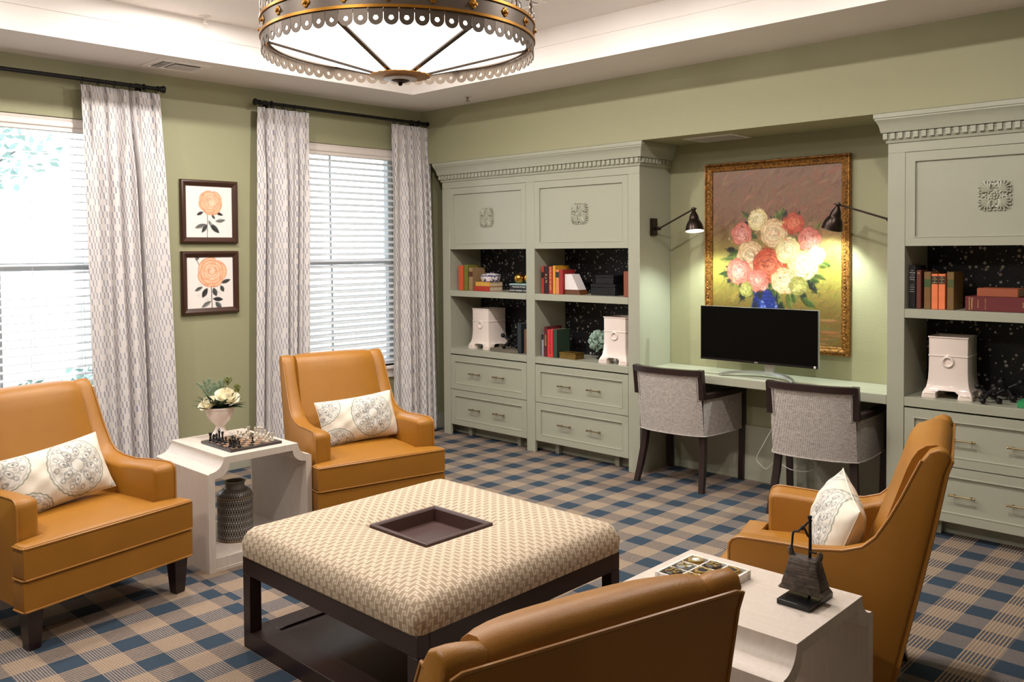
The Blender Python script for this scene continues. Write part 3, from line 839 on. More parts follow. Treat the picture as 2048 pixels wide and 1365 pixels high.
ROS = None
def make_bookcase(label, x0, x1, stiles, bays, returns, two_sided=True):
    """stiles: list of (a,b); bays: list of (a,b)"""
    global ROS
    t = thing('built_in_bookcase', label, 'bookcase', (x0, CF, 0)); F = lambda x: x - x0
    yb_ = BY - CF - .004; D = yb_ - .02
    # carcass: sides, dividers, stiles, top frieze
    bm = BM()
    for a, b_ in stiles: add_box(bm, F(a), F(b_), 0, .022, 0, 2.13, .0015, 1)
    add_box(bm, 0, F(x1), 0, .022, 2.13, 2.20, .0015, 1)
    add_box(bm, 0, .018, .022, yb_, 0, 2.2); add_box(bm, F(x1) - .018, F(x1), .022, yb_, 0, 2.2)
    for a, b_ in bays:
        add_box(bm, F(a) - .02, F(a), .022, yb_, .1, 2.2); add_box(bm, F(b_), F(b_) + .02, .022, yb_, .1, 2.2)
        add_box(bm, F(a), F(b_), .03, yb_, 1.61, 1.625); add_box(bm, F(a), F(b_), .03, yb_, .1, .11)
    add_box(bm, .018, F(x1) - .018, .12, .14, 0, .1)
    obj('carcass', bm, M_CAB, t)
    for a, b_ in bays:
        bm = BM(); add_box(bm, F(a), F(b_), yb_ - .012, yb_, .11, 2.19); obj('back_panel', bm, M_PAPER, t, smooth=False)
        bm = BM(); frame_panel(bm, F(a) + .0015, F(b_) - .0015, 1.606, 2.128, .001, .02); d = obj('door', bm, M_CAB, t, smooth=False)
        if ROS is None: ROS = obj('rosette', rosette_bm(.078), M_CAB, d, angle=50); r = ROS
        else: r = ROS.copy(); COL.objects.link(r); r.parent = d
        r.location = ((F(a) + F(b_)) / 2, .0075, 1.868)
        bm = BM(); add_box(bm, F(a) + .001, F(b_) - .001, .0, yb_ - .012, 1.203, 1.253, .0015, 1); obj('shelf', bm, M_CAB, t)
        bm = BM(); add_box(bm, F(a) + .001, F(b_) - .001, .0, yb_ - .012, .706, .757, .0015, 1); obj('countertop', bm, M_CAB, t)
        for z0, z1 in ((.402, .697), (.095, .397)):
            bm = BM(); frame_panel(bm, F(a) + .003, F(b_) - .003, z0, z1, .001, .02, .047); dr = obj('drawer', bm, M_CAB, t, smooth=False)
            xm = (F(a) + F(b_)) / 2
            for s in (-1, 1): make_pull(dr, xm + s * .142, .0115, (z0 + z1) / 2 + .002)
        for xx in (F(a) + .16, F(b_) - .16):
            bm = BM(); loft(bm, [[(xx + sx * w, .095 + sy * w, z) for sx, sy in ((-1, -1), (1, -1), (1, 1), (-1, 1))] for w, z in ((.016, 0), (.024, .1))]); obj('foot', bm, M_CAB, t)
    # crown
    prof = [(0, 2.185), (.008, 2.187), (.010, 2.200), (.012, 2.204), (.012, 2.243), (.030, 2.245), (.032, 2.254), (.034, 2.262), (.036, 2.275), (.042, 2.292), (.050, 2.308), (.056, 2.316), (.056, 2.324), (.061, 2.326), (.061, 2.3505), (0, 2.3505)]
    loops = []
    path = [(0, yb_, -1, 0), (0, 0, -1, -1), (F(x1), 0, 1, -1), (F(x1), yb_, 1, 0)]
    for px, py, ox, oy in path: loops.append([(px + ox * p, py + oy * p, z) for p, z in prof])
    bm = BM(); loft(bm, loops, True); cr = obj('crown_moulding', bm, M_CAB, t, angle=25)
    bm = BM(); add_box(bm, -.0125, .0125, -.014, 0, -.017, .017, .0012, 1); add_box(bm, .0125, .028, -.004, 0, .006, .017); add_box(bm, .0125, .028, -.002, 0, -.017, -.012)
    d0 = obj('dentil', bm, M_CAB, cr, angle=30); first = True
    spots = []
    n = int((F(x1) + .02) / .0415)
    for k in range(n + 1): spots.append((-.008 + k * .0415, -.012, 0))
    m = int((yb_ - .02) / .0415)
    for k in range(m): spots.append((F(x1) + .012, .02 + k * .0415, PI / 2))
    for k in range(m): spots.append((-.012, .03 + k * .0415, -PI / 2))
    for x, y, a in spots:
        d = d0 if first else d0.copy()
        if not first: COL.objects.link(d)
        first = False; d.location = (x, y, 2.2245); d.rotation_euler = (0, 0, a)
    return t
make_bookcase('sage green built-in bookcase between the room corner and the desk niche', -5.63, -3.555, [(-5.63, -5.54), (-4.645, -4.555), (-3.655, -3.555)], [(-5.54, -4.645), (-4.555, -3.655)], True)
make_bookcase('sage green built-in bookcase right of the desk, behind the right-hand armchair', -1.85, -.755, [(-1.85, -1.755), (-.855, -.755)], [(-1.755, -.855)], True)

# ------------------------------------------------------------------ desk and what stands on it
bm = BM(); add_box(bm, -3.553, -1.852, CF + .004, BY - .002, .700, .755, .003, 2)
tag(obj('built_in_desk', bm, M_CAB), 'sage green built-in desk top spanning the niche under the painting', 'desk')

def make_monitor():
    t = thing('computer_monitor', 'wide black computer monitor on a silver arched stand on the desk', 'monitor', (-2.72, 5.15, .755))
    bm = BM(); add_box(bm, -.415, .415, 0, .022, .093, .456, .003, 2); obj('rear_shell', bm, M_SILVER, t)
    bm = BM(); add_box(bm, -.413, .411, -.004, .0, .094, .455, .0015, 1); obj('screen', bm, M_SCREEN, t)
    bm = BM(); add_box(bm, -.413, .411, -.0052, -.004, .094, .108); obj('bezel', bm, M_BLACK, t, smooth=False)
    text('lettering', 'LG', .011, M_PWHITE, t, (.0045, -.0056, .101), (PI / 2, 0, 0))
    bm = BM(); add_tube(bm, [(-.0075 + .0042 * math.cos(a), -.0056, .101 + .0042 * math.sin(a)) for a in [2 * PI * k / 14 for k in range(14)]], .0007, 4, closed=True); obj('emblem', bm, M_PWHITE, t)
    box('energy_sticker', .387, .401, -.0058, -.0050, .097, .111, M_WHITEPLASTIC, t)
    bm = BM(); add_box(bm, .03, .095, .045, .065, .015, .3, .004, 2); add_box(bm, .0, .13, .02, .05, .2, .32, .004, 1); obj('neck', bm, M_SILVER, t)
    bm = BM(); loops = []
    for k in range(21):
        s = -1 + 2 * k / 20; x = s * .255 + .02; y = -.055 + .12 * (1 - s * s); z = .002 + .018 * (1 - s ** 4)
        w = .027 - .008 * abs(s)
        loops.append([(x, y - w, z), (x, y + w, z), (x, y + w, z + .016), (x, y - w, z + .016)])
    loft(bm, loops, True); obj('stand', bm, M_SILVER, t, angle=50)
    bm = BM(); loops = []
    return t
make_monitor()

def make_floral_canvas():
    rnd = random.Random(5); nr = np.random.RandomState(4); W, H = 176, 224
    cv = Canvas(W, H, (112, 84, 62))
    X, Y = cv.X, cv.Y
    top = np.array((124, 92, 72.)); sidec = np.array((150, 140, 66.)); bot = np.array((104, 84, 40.))
    w = np.clip((Y - .3) / .25, 0, 1)[..., None]; cv.a = top * (1 - w) + sidec * w
    w = np.clip((Y - .62) / .2, 0, 1)[..., None]; cv.a = cv.a * (1 - w) + bot * w
    for _ in range(420):
        x, y = rnd.random(), rnd.random(); c = cv.a[min(H - 1, int(y * H)), min(W - 1, int(x * W))] * rnd.uniform(.78, 1.2) + np.array([rnd.uniform(-8, 14), rnd.uniform(-6, 6), rnd.uniform(-6, 6)])
        cv.blob(x, y, rnd.uniform(.03, .08), rnd.uniform(.006, .014), rnd.uniform(-1.3, -.3), c, .55, .5)
    for _ in range(30): cv.blob(rnd.uniform(.5, .95), rnd.uniform(.02, .3), .05, .016, rnd.uniform(-1.2, -.4), (150, 84, 64), .3, .6)
    for _ in range(46): cv.blob(rnd.uniform(.1, 1), rnd.uniform(.8, 1), .09, .012, rnd.uniform(-.15, .05), rnd.choice([(150, 96, 60), (120, 70, 48), (96, 88, 60), (168, 120, 84)]), .55, .5)
    # round plain blue jar
    for k in range(14):
        f = k / 13; cv.blob(.44, .74 + .26 * f, .105 + .02 * math.sin(f * PI), .06, 0, (36, 52, 128), 1, .08, (20, 28, 84), .4)
    for _ in range(26): cv.blob(.44 + rnd.uniform(-.08, .08), rnd.uniform(.76, .98), rnd.uniform(.008, .02), rnd.uniform(.006, .012), rnd.uniform(0, 3), rnd.choice([(150, 168, 220), (86, 108, 190)]), .8, .4)
    for _ in range(90):
        a = rnd.uniform(0, 2 * PI); r = rnd.uniform(.15, .36); cv.leaf(.5 + r * math.cos(a) * .95, .52 + r * math.sin(a) * .72, rnd.uniform(.07, .15), rnd.uniform(.015, .03), a + rnd.uniform(-.6, .6), rnd.choice([(44, 62, 30), (66, 84, 40), (34, 40, 36), (92, 104, 48)]), (24, 34, 20))
    blooms = [(.22, .36, .075, 1), (.36, .27, .07, 3), (.5, .36, .095, 0), (.66, .30, .07, 2), (.79, .40, .075, 1), (.30, .50, .10, 0), (.20, .60, .085, 1), (.46, .56, .11, 2), (.62, .47, .085, 3),
              (.74, .56, .095, 3), (.84, .50, .06, 0), (.58, .66, .085, 0), (.36, .66, .075, 1), (.70, .69, .06, 4), (.26, .72, .05, 4)]
    pal = [((250, 232, 198), (236, 204, 156), (190, 140, 90)), ((244, 190, 176), (222, 128, 112), (166, 66, 58)), ((236, 140, 104), (208, 88, 62), (140, 46, 38)), ((255, 244, 214), (240, 222, 166), (200, 170, 96)), ((214, 206, 128), (168, 160, 84), (98, 100, 48))]
    for x, y, r, p in blooms: paint_rose(cv, .5 + (x - .5) * .92, .52 + (y - .52) * .9, r * 1.22, *[[q * .93 for q in c] for c in pal[p]], rnd)
    for _ in range(40): cv.blob(rnd.uniform(.14, .88), rnd.uniform(.28, .72), rnd.uniform(.012, .03), .007, rnd.uniform(0, 3), rnd.choice([(250, 240, 214), (60, 72, 36), (214, 110, 84), (240, 206, 120)]), .6, .5)
    for _ in range(1500):
        x, y = rnd.uniform(.1, .92), rnd.uniform(.2, .8); c = cv.a[min(H - 1, int(y * H)), min(W - 1, int(x * W))] * rnd.uniform(.86, 1.12)
        cv.blob(x + rnd.uniform(-.02, .02), y + rnd.uniform(-.015, .015), rnd.uniform(.012, .028), rnd.uniform(.004, .007), rnd.uniform(-.6, 2.2), c, .6, .6)
    cv.a += nr.normal(0, 5, cv.a.shape)
    return cv

def make_painting():
    x0, x1, z0, z1 = -3.248, -2.213, .909, 2.192; W, H = x1 - x0, z1 - z0
    t = thing('framed_flower_painting', 'large loose flower painting in an ornate gilt frame above the desk', 'painting', ((x0 + x1) / 2, BY, (z0 + z1) / 2))
    fr = .056
    prof = [(0, 0), (0, -.03), (.004, -.036), (.009, -.036), (.012, -.031), (.016, -.034), (.028, -.040), (.040, -.034), (.044, -.028), (.048, -.030), (.053, -.027), (fr, -.022), (fr, 0)]
    loops = [[(sx * (W / 2 - p), d, sz * (H / 2 - p)) for p, d in prof] for sx, sz in ((-1, -1), (1, -1), (1, 1), (-1, 1))]
    m, tt, b = base_mat('carved_gilt'); co = tt.coords()
    n = tt.noise(co, 70, 3); c = tt.mix(tt.m('MULTIPLY_ADD', n, 2.2, -.6), lin((72, 40, 18)), lin((186, 130, 60)))
    tt.put(b.inputs['Base Color'], c); b.inputs['Metallic'].default_value = .55; b.inputs['Roughness'].default_value = .38
    tt.put(b.inputs['Normal'], tt.bump(n, .6, .006))
    bm = BM(); loft(bm, loops, True, wrap=True); f = obj('frame', bm, m, t, angle=30)
    bm = BM(); rr = random.Random(3)
    for side in range(4):
        L = W if side % 2 == 0 else H; nn = int(L / .021)
        for k in range(nn):
            s = -L / 2 + (k + .5) * L / nn
            if abs(s) > L / 2 - .03: continue
            c0 = (H if side % 2 == 0 else W) / 2 - .028
            p = {0: (s, c0), 2: (s, -c0), 1: (c0, s), 3: (-c0, s)}[side]
            a = 0 if side % 2 == 0 else PI / 2
            M = Matrix.Rotation(PI / 2, 3, 'X'); al = a + (.7 if k % 2 else -.7)
            M2 = Matrix.Rotation(-al, 3, 'Y') @ Matrix.Diagonal((.0095, .006, .0046)) @ Matrix.Rotation(PI / 2, 3, 'X')
            add_lathe(bm, [(.999, 0), (.8, .6), (.35, .93), (.05, 1)], 6, (p[0], -.038, p[1]), M2)
    cr = obj('carving', bm, m, f, angle=50); cr['kind'] = 'stuff'
    box('backing', -W / 2 + .04, W / 2 - .04, -.012, -.002, -H / 2 + .04, H / 2 - .04, M_ESP, t)
    cm = color_mat('oil_paint_print', .38, .25, 140)
    print_panel('canvas_print', W - 2 * fr + .004, .014, H - 2 * fr + .004, make_floral_canvas(), cm, t)
make_painting()

# wall lamps
def make_wall_lamp(label, wx, sgn, tip, axis, plate_y, plate_z):
    t = thing('swing_arm_wall_lamp', label, 'wall lamp', (wx, plate_y, plate_z), 0, 'bronze wall lamps beside the painting')
    O = Vector((wx, plate_y, plate_z)); tp = Vector(tip) - O; ax = Vector(axis).normalized()
    bm = BM(); add_box(bm, 0, sgn * .022, -.034, .034, -.062, .062, .003, 2); obj('backplate', bm, M_BRONZE, t)
    el = Vector((sgn * .055, 0, -.012))
    bm = BM(); add_tube(bm, [(sgn * .02, 0, -.012), el], .008, 10); add_lathe(bm, [(.012, -.013), (.013, 0), (.012, .013)], 12, el, Matrix.Rotation(PI / 2, 3, 'X'))
    obj('elbow', bm, M_BRONZE, t)
    bm = BM(); add_tube(bm, [el, tp], .0062, 10); obj('arm', bm, M_BRONZE, t)
    bm = BM(); add_lathe(bm, [(.003, -.016), (.0125, -.012), (.015, 0), (.0125, .012), (.003, .016)], 14, tp, Matrix.Rotation(PI / 2, 3, 'X'))
    add_tube(bm, [tp, tp + Vector((sgn * .028, -.004, .004))], [.006, .0025], 8); obj('joint', bm, M_BRONZE, t)
    q = Vector((0, 0, -1)).rotation_difference(ax).to_matrix()
    prof = [(.011, 0), (.012, -.012), (.02, -.028), (.028, -.045), (.0335, -.065), (.0345, -.076), (.0365, -.079), (.046, -.092), (.055, -.112), (.0605, -.135), (.0625, -.152), (.0640, -.156)]
    inner = [(.0615, -.155), (.0585, -.135), (.053, -.112), (.044, -.094), (.033, -.08), (.03, -.062), (.01, -.03)]
    bm = BM(); add_lathe(bm, prof + inner, 30, tp, q); sh = obj('lamp_shade', bm, [M_BRONZE], t, angle=50)
    inn = mat('white_shade_lining', (236, 236, 228), .5)
    sh.data.materials.append(inn)
    ncol = 30
    for i, p in enumerate(sh.data.polygons):
        if i // ncol >= len(prof) - 1 and len(p.vertices) == 4: p.material_index = 1
    bulbm = mat('lit_bulb', (255, 250, 232), .4, emit=14.0)
    bm = BM(); add_lathe(bm, [(.008, -.05), (.013, -.065), (.022, -.085), (.027, -.105), (.024, -.122), (.012, -.134), (.002, -.137)], 16, tp, q); obj('bulb', bm, bulbm, t)
    ld = bpy.data.lights.new('lamp_beam', 'SPOT'); ld.energy = LAMP_POWER; ld.color = LAMP_COLOR; ld.spot_size = math.radians(128); ld.spot_blend = .55; ld.shadow_soft_size = .02
    lo = bpy.data.objects.new('lamp_beam', ld); COL.objects.link(lo); lo.parent = t
    lo.location = tp + ax * .143; lo.rotation_euler = Vector((0, 0, -1)).rotation_difference(ax).to_euler()
    return t
make_wall_lamp('bronze swing arm wall lamp left of the painting, lit shade facing the room', -3.555, 1, (-3.222, 5.20, 1.872), (.14, -.13, -1), 5.19, 1.755)
make_wall_lamp('bronze swing arm wall lamp right of the painting, shade turned to the wall', -1.85, -1, (-2.206, 5.20, 1.862), (-.32, .12, -1), 5.2, 1.775)

# power cord by the second desk chair
bm = BM()
def spline(pts, n=8):
    out = []; P = [Vector(p) for p in pts]
    for i in range(len(P) - 1):
        p0, p1, p2, p3 = P[max(0, i - 1)], P[i], P[i + 1], P[min(len(P) - 1, i + 2)]
        for k in range(n):
            t = k / n; out.append(.5 * ((2 * p1) + (-p0 + p2) * t + (2 * p0 - 5 * p1 + 4 * p2 - p3) * t * t + (-p0 + 3 * p1 - 3 * p2 + p3) * t ** 3))
    return out + [P[-1]]
add_tube(bm, spline([(-2.62, 5.36, .699), (-2.655, 5.29, .60), (-2.655, 5.26, .50), (-2.662, 5.25, .42), (-2.72, 5.25, .31), (-2.772, 5.25, .205), (-2.745, 5.25, .165), (-2.70, 5.25, .145), (-2.63, 5.25, .20), (-2.53, 5.26, .165), (-2.42, 5.30, .17), (-2.38, 5.39, .24)]), .0028, 6)
tag(obj('power_cord', bm, M_WHITEPLASTIC), 'thin white power cord drooping below the desk beside the right desk chair', 'cord')

# ------------------------------------------------------------------ desk chairs
def make_desk_chair():
    t = thing('desk_chair', 'left desk chair with grey woven back and dark wood frame', 'chair', (-3.235, 5.13, 0), math.radians(2), 'desk chairs')
    back = [(-.245, -.195), (-.19, -.222), (-.12, -.238), (0, -.246), (.12, -.238), (.19, -.222), (.245, -.195)]
    lean = lambda z: -.065 * max(0, (z - .36) / .44)
    zb = .362
    def shell(bm, pts, ztop, n=8, th=.03, leanf=1.0, zbot=None):
        loops = []
        m = len(pts)
        for i, (x, y) in enumerate(pts):
            a = Vector(pts[max(0, i - 1)]); b_ = Vector(pts[min(m - 1, i + 1)]); d = (b_ - a).normalized(); nrm = Vector((-d.y, d.x))
            zt = ztop(i) if callable(ztop) else ztop
            zz = zbot(i) if callable(zbot) else (zbot or zb)
            lp = []
            for k in range(n + 1):
                z = zz + (zt - zz) * k / n; lp.append((x, y + lean(z) * leanf, z))
            for k in range(n, -1, -1):
                z = zz + (zt - zz) * k / n; lp.append((x + nrm.x * th, y + nrm.y * th + lean(z) * leanf, z))
            loops.append(lp)
        loft(bm, loops, True)
    bm = BM(); shell(bm, back, .775); obj('backrest', bm, M_TWEED, t, angle=50)
    bm = BM(); shell(bm, [(x, y + .028) for x, y in back], .765, th=.035); obj('inner_back', bm, M_DARK, t, angle=50)
    for s in (-1, 1):
        side = [(.245, -.195), (.27, -.12), (.285, -.02), (.293, .1), (.295, .24)]
        pts = [(s * x, y) for x, y in side]
        if s < 0: pts = pts[::-1]
        bm = BM(); loops = []
        m = len(pts); shell(bm, pts, lambda i: .612, leanf=0.25); obj('side_panel', bm, M_TWEED, t, angle=50)
        bm = BM(); shell(bm, [(x - s * .028, y) for x, y in pts], .6, th=.02, leanf=.2); obj('inner_side', bm, M_DARK, t, angle=50)
    # frame: top rail, posts, arms
    bm = BM()
    rail = [(x * 1.005, y + lean(.79) + .012, .788) for x, y in back]
    add_bar(bm, rail, .044, .036); obj('top_rail', bm, M_ESP, t, angle=40)
    for s in (-1, 1):
        bm = BM(); add_bar(bm, [(s * .246, -.183 + lean(.62), .612), (s * .246, -.183 + lean(.8), .806)], .04, .036, up=(0, 1, 0)); obj('post', bm, M_ESP, t)
        bm = BM(); add_bar(bm, [(s * .244, -.2, .628), (s * .268, -.1, .631), (s * .283, 0, .633), (s * .292, .12, .634), (s * .293, .262, .634)], .046, .032); obj('armrest', bm, M_ESP, t, angle=40)
        bm = BM(); add_bar(bm, [(s * .29, .25, .62), (s * .29, .252, .34), (s * .283, .255, 0)], .036, .036, up=(0, 1, 0)); obj('front_leg', bm, M_ESP, t)
        bm = BM(); loops = []
        for z, y, x, w in ((.37, -.165, .218, .020), (.25, -.178, .226, .020), (.12, -.205, .238, .019), (0, -.24, .25, .016)):
            loops.append([(s * x + a * w, y + b_ * w, z) for a, b_ in ((-1, -1), (1, -1), (1, 1), (-1, 1))])
        loft(bm, loops, True); obj('rear_leg', bm, M_ESP, t)
    bm = BM(); add_slab(bm, rounded_rect(-.225, .225, -.17, .262, .05), .39, .475, .03, .015, R=.25); obj('seat', bm, M_DARK, t)
    bm = BM(); add_slab(bm, rounded_rect(-.222, .222, -.165, .258, .04), .345, .392, .008, 0, R=.25); obj('seat_rail', bm, M_ESP, t)
    # welt round the lower edge and along the top of the shell
    bm = BM(); low = [(-.297, .24), (-.295, .1), (-.287, -.02), (-.272, -.12), (-.25, -.197), (-.19, -.225), (-.12, -.241), (0, -.249), (.12, -.241), (.19, -.225), (.25, -.197), (.272, -.12), (.287, -.02), (.295, .1), (.297, .24)]
    add_tube(bm, [(x, y, zb + .003) for x, y in low], .0038, 6)
    add_tube(bm, [(x * 1.0, y - .003 + lean(.765), .766) for x, y in back], .0032, 6)
    for s in (-1, 1):
        add_tube(bm, [(s * .222, -.212 + lean(.766), .766), (s * .222, -.212 + lean(.62), .606), (s * .248, -.2 + lean(.6) * .5, .606), (s * .273, -.12, .608), (s * .288, -.02, .61), (s * .296, .1, .61), (s * .298, .235, .61)], .0032, 6)
    obj('piping', bm, M_TWEED, t)
    return t
dc = make_desk_chair()
dup(dc, (-2.24, 5.08, 0), math.radians(8), 'right desk chair with grey woven back, beside the drooping white cord')

# ------------------------------------------------------------------ armchairs
def make_armchair():
    t = thing('armchair', 'tan leather armchair in the left foreground, under the near left window', 'armchair', (-4.222, 1.414, 0), math.radians(11), 'tan leather armchairs')
    hw = lambda x: .372 + (.33 - .372) * (x - .33) / (-.35 - .33)
    prof = [(.33, .165), (.33, .40), (.33, .56), (.327, .578), (.318, .591), (.300, .599), (.27, .6), (.15, .597), (.054, .590), (-.038, .598), (-.098, .618), (-.138, .655), (-.18, .725), (-.214, .793), (-.248, .869), (-.272, .920), (-.293, .950), (-.320, .961), (-.345, .953), (-.354, .930), (-.337, .886), (-.30, .695), (-.258, .5), (-.196, .225), (-.18, .165)]
    for s in (-1, 1):
        P2 = [Vector((a, b_)) for a, b_ in prof]; NP = len(P2); nrm = []
        for i in range(NP):
            e0 = (P2[i] - P2[i - 1]).normalized(); e1 = (P2[(i + 1) % NP] - P2[i]).normalized()
            n0 = Vector((-e0.y, e0.x)); n1 = Vector((-e1.y, e1.x)); m_ = n0 + n1; m_ = m_ / max(.5, m_.length_squared / 2 if m_.length_squared > 1e-6 else 1); nrm.append(m_ if m_.length < 1.5 else m_.normalized() * 1.5)
        loops = []
        for d, ins in ((0, .007), (.002, .003), (.007, 0), (.035, -.001), (.055, .0005), (.070, .003), (.083, .007), (.092, .012), (.098, .019), (.10, .024)):
            loops.append([(P2[i].x + nrm[i].x * ins, s * (hw(P2[i].x) - d), P2[i].y + nrm[i].y * (ins if P2[i].y > .2 else 0)) for i in range(NP)])
        bm = BM(); loft(bm, loops, True)
        arm = obj('side_arm', bm, M_LEATHER, t, angle=75)
        wl = [P2[i] - nrm[i] * .0012 for i in range(1, 16)]; wl[0] = Vector((.331, .42)); wl.insert(0, Vector((.331, .295))); wl.append(P2[15] + nrm[15] * .010)
        bm = BM(); add_tube(bm, [(p.x, s * (hw(p.x) - .0035), p.y) for p in wl], .0046, 6); obj('piping', bm, M_WELT, arm)
    # backrest with rolled top
    bp = [(-.06, .40), (-.092, .5), (-.138, .62), (-.186, .76), (-.224, .87), (-.240, .915), (-.258, .943), (-.282, .960), (-.312, .966), (-.338, .955), (-.352, .93), (-.338, .88), (-.30, .69), (-.258, .49), (-.24, .40)]
    bm = BM(); loops = []; n = 16
    for k in range(n + 1):
        v = -1 + 2 * k / n
        lp = []
        for i, (x, z) in enumerate(bp):
            fx = .026 * (1 - v ** 4) if i <= 6 else 0
            zz = z + (.004 * (1 - v * v) - .008 * abs(v) ** 8 if z > .9 else 0)
            hwid = .272 - .022 * max(0, (z - .5) / .46)
            lp.append((x + fx, v * hwid, zz))
        loops.append(lp)
    loft(bm, loops, True); obj('backrest', bm, M_LEATHER, t, angle=60)
    # outer back panel
    rp = [(-.352, .925), (-.338, .886), (-.302, .695), (-.260, .5), (-.198, .225), (-.184, .165)]
    bm = BM(); loops = []
    for x, z in rp:
        h = hw(x) - .006; loops.append([(x + .01, -h, z), (x + .01, h, z), (x - .008, h, z), (x - .008, -h, z)])
    loft(bm, loops, True); ob = obj('outer_back', bm, M_LEATHER, t, angle=60)
    bm = BM(); path = [(x - .008, -hw(x) + .008, z) for x, z in rp[::-1]] + [(-.358, v * (hw(-.35) - .01),   .929) for v in (-.95, -.85, -.7, -.4, 0, .4, .7, .85, .95)] + [(x - .008, hw(x) - .008, z) for x, z in rp]
    add_tube(bm, path, .0045, 6); obj('piping', bm, M_WELT, ob)
    # deck and T cushion
    T = lambda g, f: [(f, -.392), (f, -.2), (f, 0), (f, .2), (f, .392), (.338, .392), (.338, .275), (.2, .275), (0, .275), (g, .262), (g, .1), (g, -.1), (g, -.262), (0, -.275), (.2, -.275), (.338, -.275), (.338, -.392)]
    bm = BM(); add_slab(bm, T(-.19, .418), .165, .289, .006, 0, center=(.36, 0), R=.39); dk = obj('seat_deck', bm, M_LEATHER, t, angle=50)
    bm = BM(); add_slab(bm, T(-.12, .422), .292, .434, .016, .030, center=(.36, 0), R=.39, crownfn=lambda x, y: max(0, 1 - ((x - .13) / .30) ** 2) ** .8 * max(0, 1 - (y / .40) ** 2)); cu = obj('seat_cushion', bm, M_LEATHER, t, angle=60)
    for par, z, f in ((dk, .171, .419), (cu, .298, .421), (cu, .425, .421)):
        bm = BM(); add_tube(bm, [(.34, -.394, z), (f - .01, -.394, z), (f + .001, -.384, z), (f + .001, 0, z), (f + .001, .384, z), (f - .01, .394, z), (.34, .394, z)], .0042, 6); obj('piping', bm, M_WELT, par)
    for x, y in ((.37, -.34), (.37, .34), (-.13, -.29), (-.13, .29)):
        bm = BM(); sl = -.05 if x < 0 else 0
        loft(bm, [[(x + sl * (1 - k) + a * w, y + b_ * w, z) for a, b_ in ((-1, -1), (1, -1), (1, 1), (-1, 1))] for w, z, k in ((.022, 0, 0), (.024, .01, .05), (.034, .168, 1))]); obj('leg', bm, M_ESP, t)
    return t
A = make_armchair()
dup(A, (-4.276, 3.087, 0), math.radians(-12), 'tan leather armchair between the chess table and the bookcase, in front of the corner window')
dup(A, (-1.298, 3.115, 0), math.radians(196), 'tan leather armchair at the right, seen from its side by the bell sculpture')
dup(A, (-1.262, 1.302, 0), math.radians(165.5), 'tan leather armchair at the bottom of the picture, seen from behind')

# lumbar pillows
def pillow_canvas():
    rnd = random.Random(9); W, H = 200, 110; cv = Canvas(W, H, (216, 206, 190)); ink, gr = (84, 86, 86), (98, 108, 96)
    def medallion(cx, cy, R):
        cv.blob(cx, cy, R, R, 0, (208, 202, 192), 1, .05)
        cv.ring(cx, cy, R * .97, R * .97, 0, gr, .035, .9, .035, 26); cv.ring(cx, cy, R * .88, R * .88, 0, ink, .02, .6, .03, 30)
        cv.ring(cx, cy, R * .2, R * .2, 0, ink, .1, .6, .12, 12)
        for k in range(12):
            a = 2 * PI * k / 12; x, y = cx + R * .74 * math.cos(a), cy + R * .74 * math.sin(a) / cv.asp
            cv.ring(x, y, R * .075, R * .075, 0, ink, .3, .75)
        for k in range(8):
            a = 2 * PI * k / 8 + .3; x, y = cx + R * .48 * math.cos(a), cy + R * .48 * math.sin(a) / cv.asp
            cv.ring(x, y, R * .16, R * .10, a, ink, .16, .8); cv.blob(x, y, R * .05, R * .05, 0, ink, .7, .4)
        for k in range(240):
            a = rnd.uniform(0, 2 * PI); q = R * rnd.uniform(.22, .9); x, y = cx + q * math.cos(a), cy + q * math.sin(a) / cv.asp
            cv.ring(x, y, R * rnd.uniform(.02, .055), R * rnd.uniform(.015, .04), rnd.uniform(0, 3), ink, .35, .5)
    medallion(.63, .48, .27); medallion(.02, .08, .25); medallion(.13, 1.12, .25); medallion(1.1, 1.06, .16)
    return cv
def pillow_mesh(colors):
    W, H, T = .50, .275, .165
    n, m = 200, 110
    def f(sign):
        def g(U, V):
            u = U * 2 - 1; v = V * 2 - 1
            sx = W / 2 * (1 - .05 * (1 - np.abs(v) ** 2) * np.abs(u) ** 3); sz = H / 2 * (1 - .075 * (1 - np.abs(u) ** 2) * np.abs(v) ** 3)
            th = T / 2 * np.clip(1 - np.abs(u) ** 2.6, 0, 1) ** .62 * np.clip(1 - np.abs(v) ** 2.4, 0, 1) ** .6
            wr = .0035 * np.sin(u * 13 + 3 * v) * np.sin(v * 9 - 2 * u) * np.clip(1 - np.maximum(np.abs(u), np.abs(v)), 0, 1) ** .3
            return sx * u, -sign * (th + wr * (th > .004)), -sz * v
        return g
    a = grid_mesh('pillow_front', n, m, f(1), colors); b_ = grid_mesh('pillow_back', n, m, f(-1), colors)
    return a, b_
PIL = color_mat('medallion_print_linen', .85, .12, 400)
pa, pb = pillow_mesh(pillow_canvas().linear())
pa.materials.append(PIL); pb.materials.append(PIL)
M_SEAM = mat('ivory_pillow_seam', (222, 212, 196), .8)
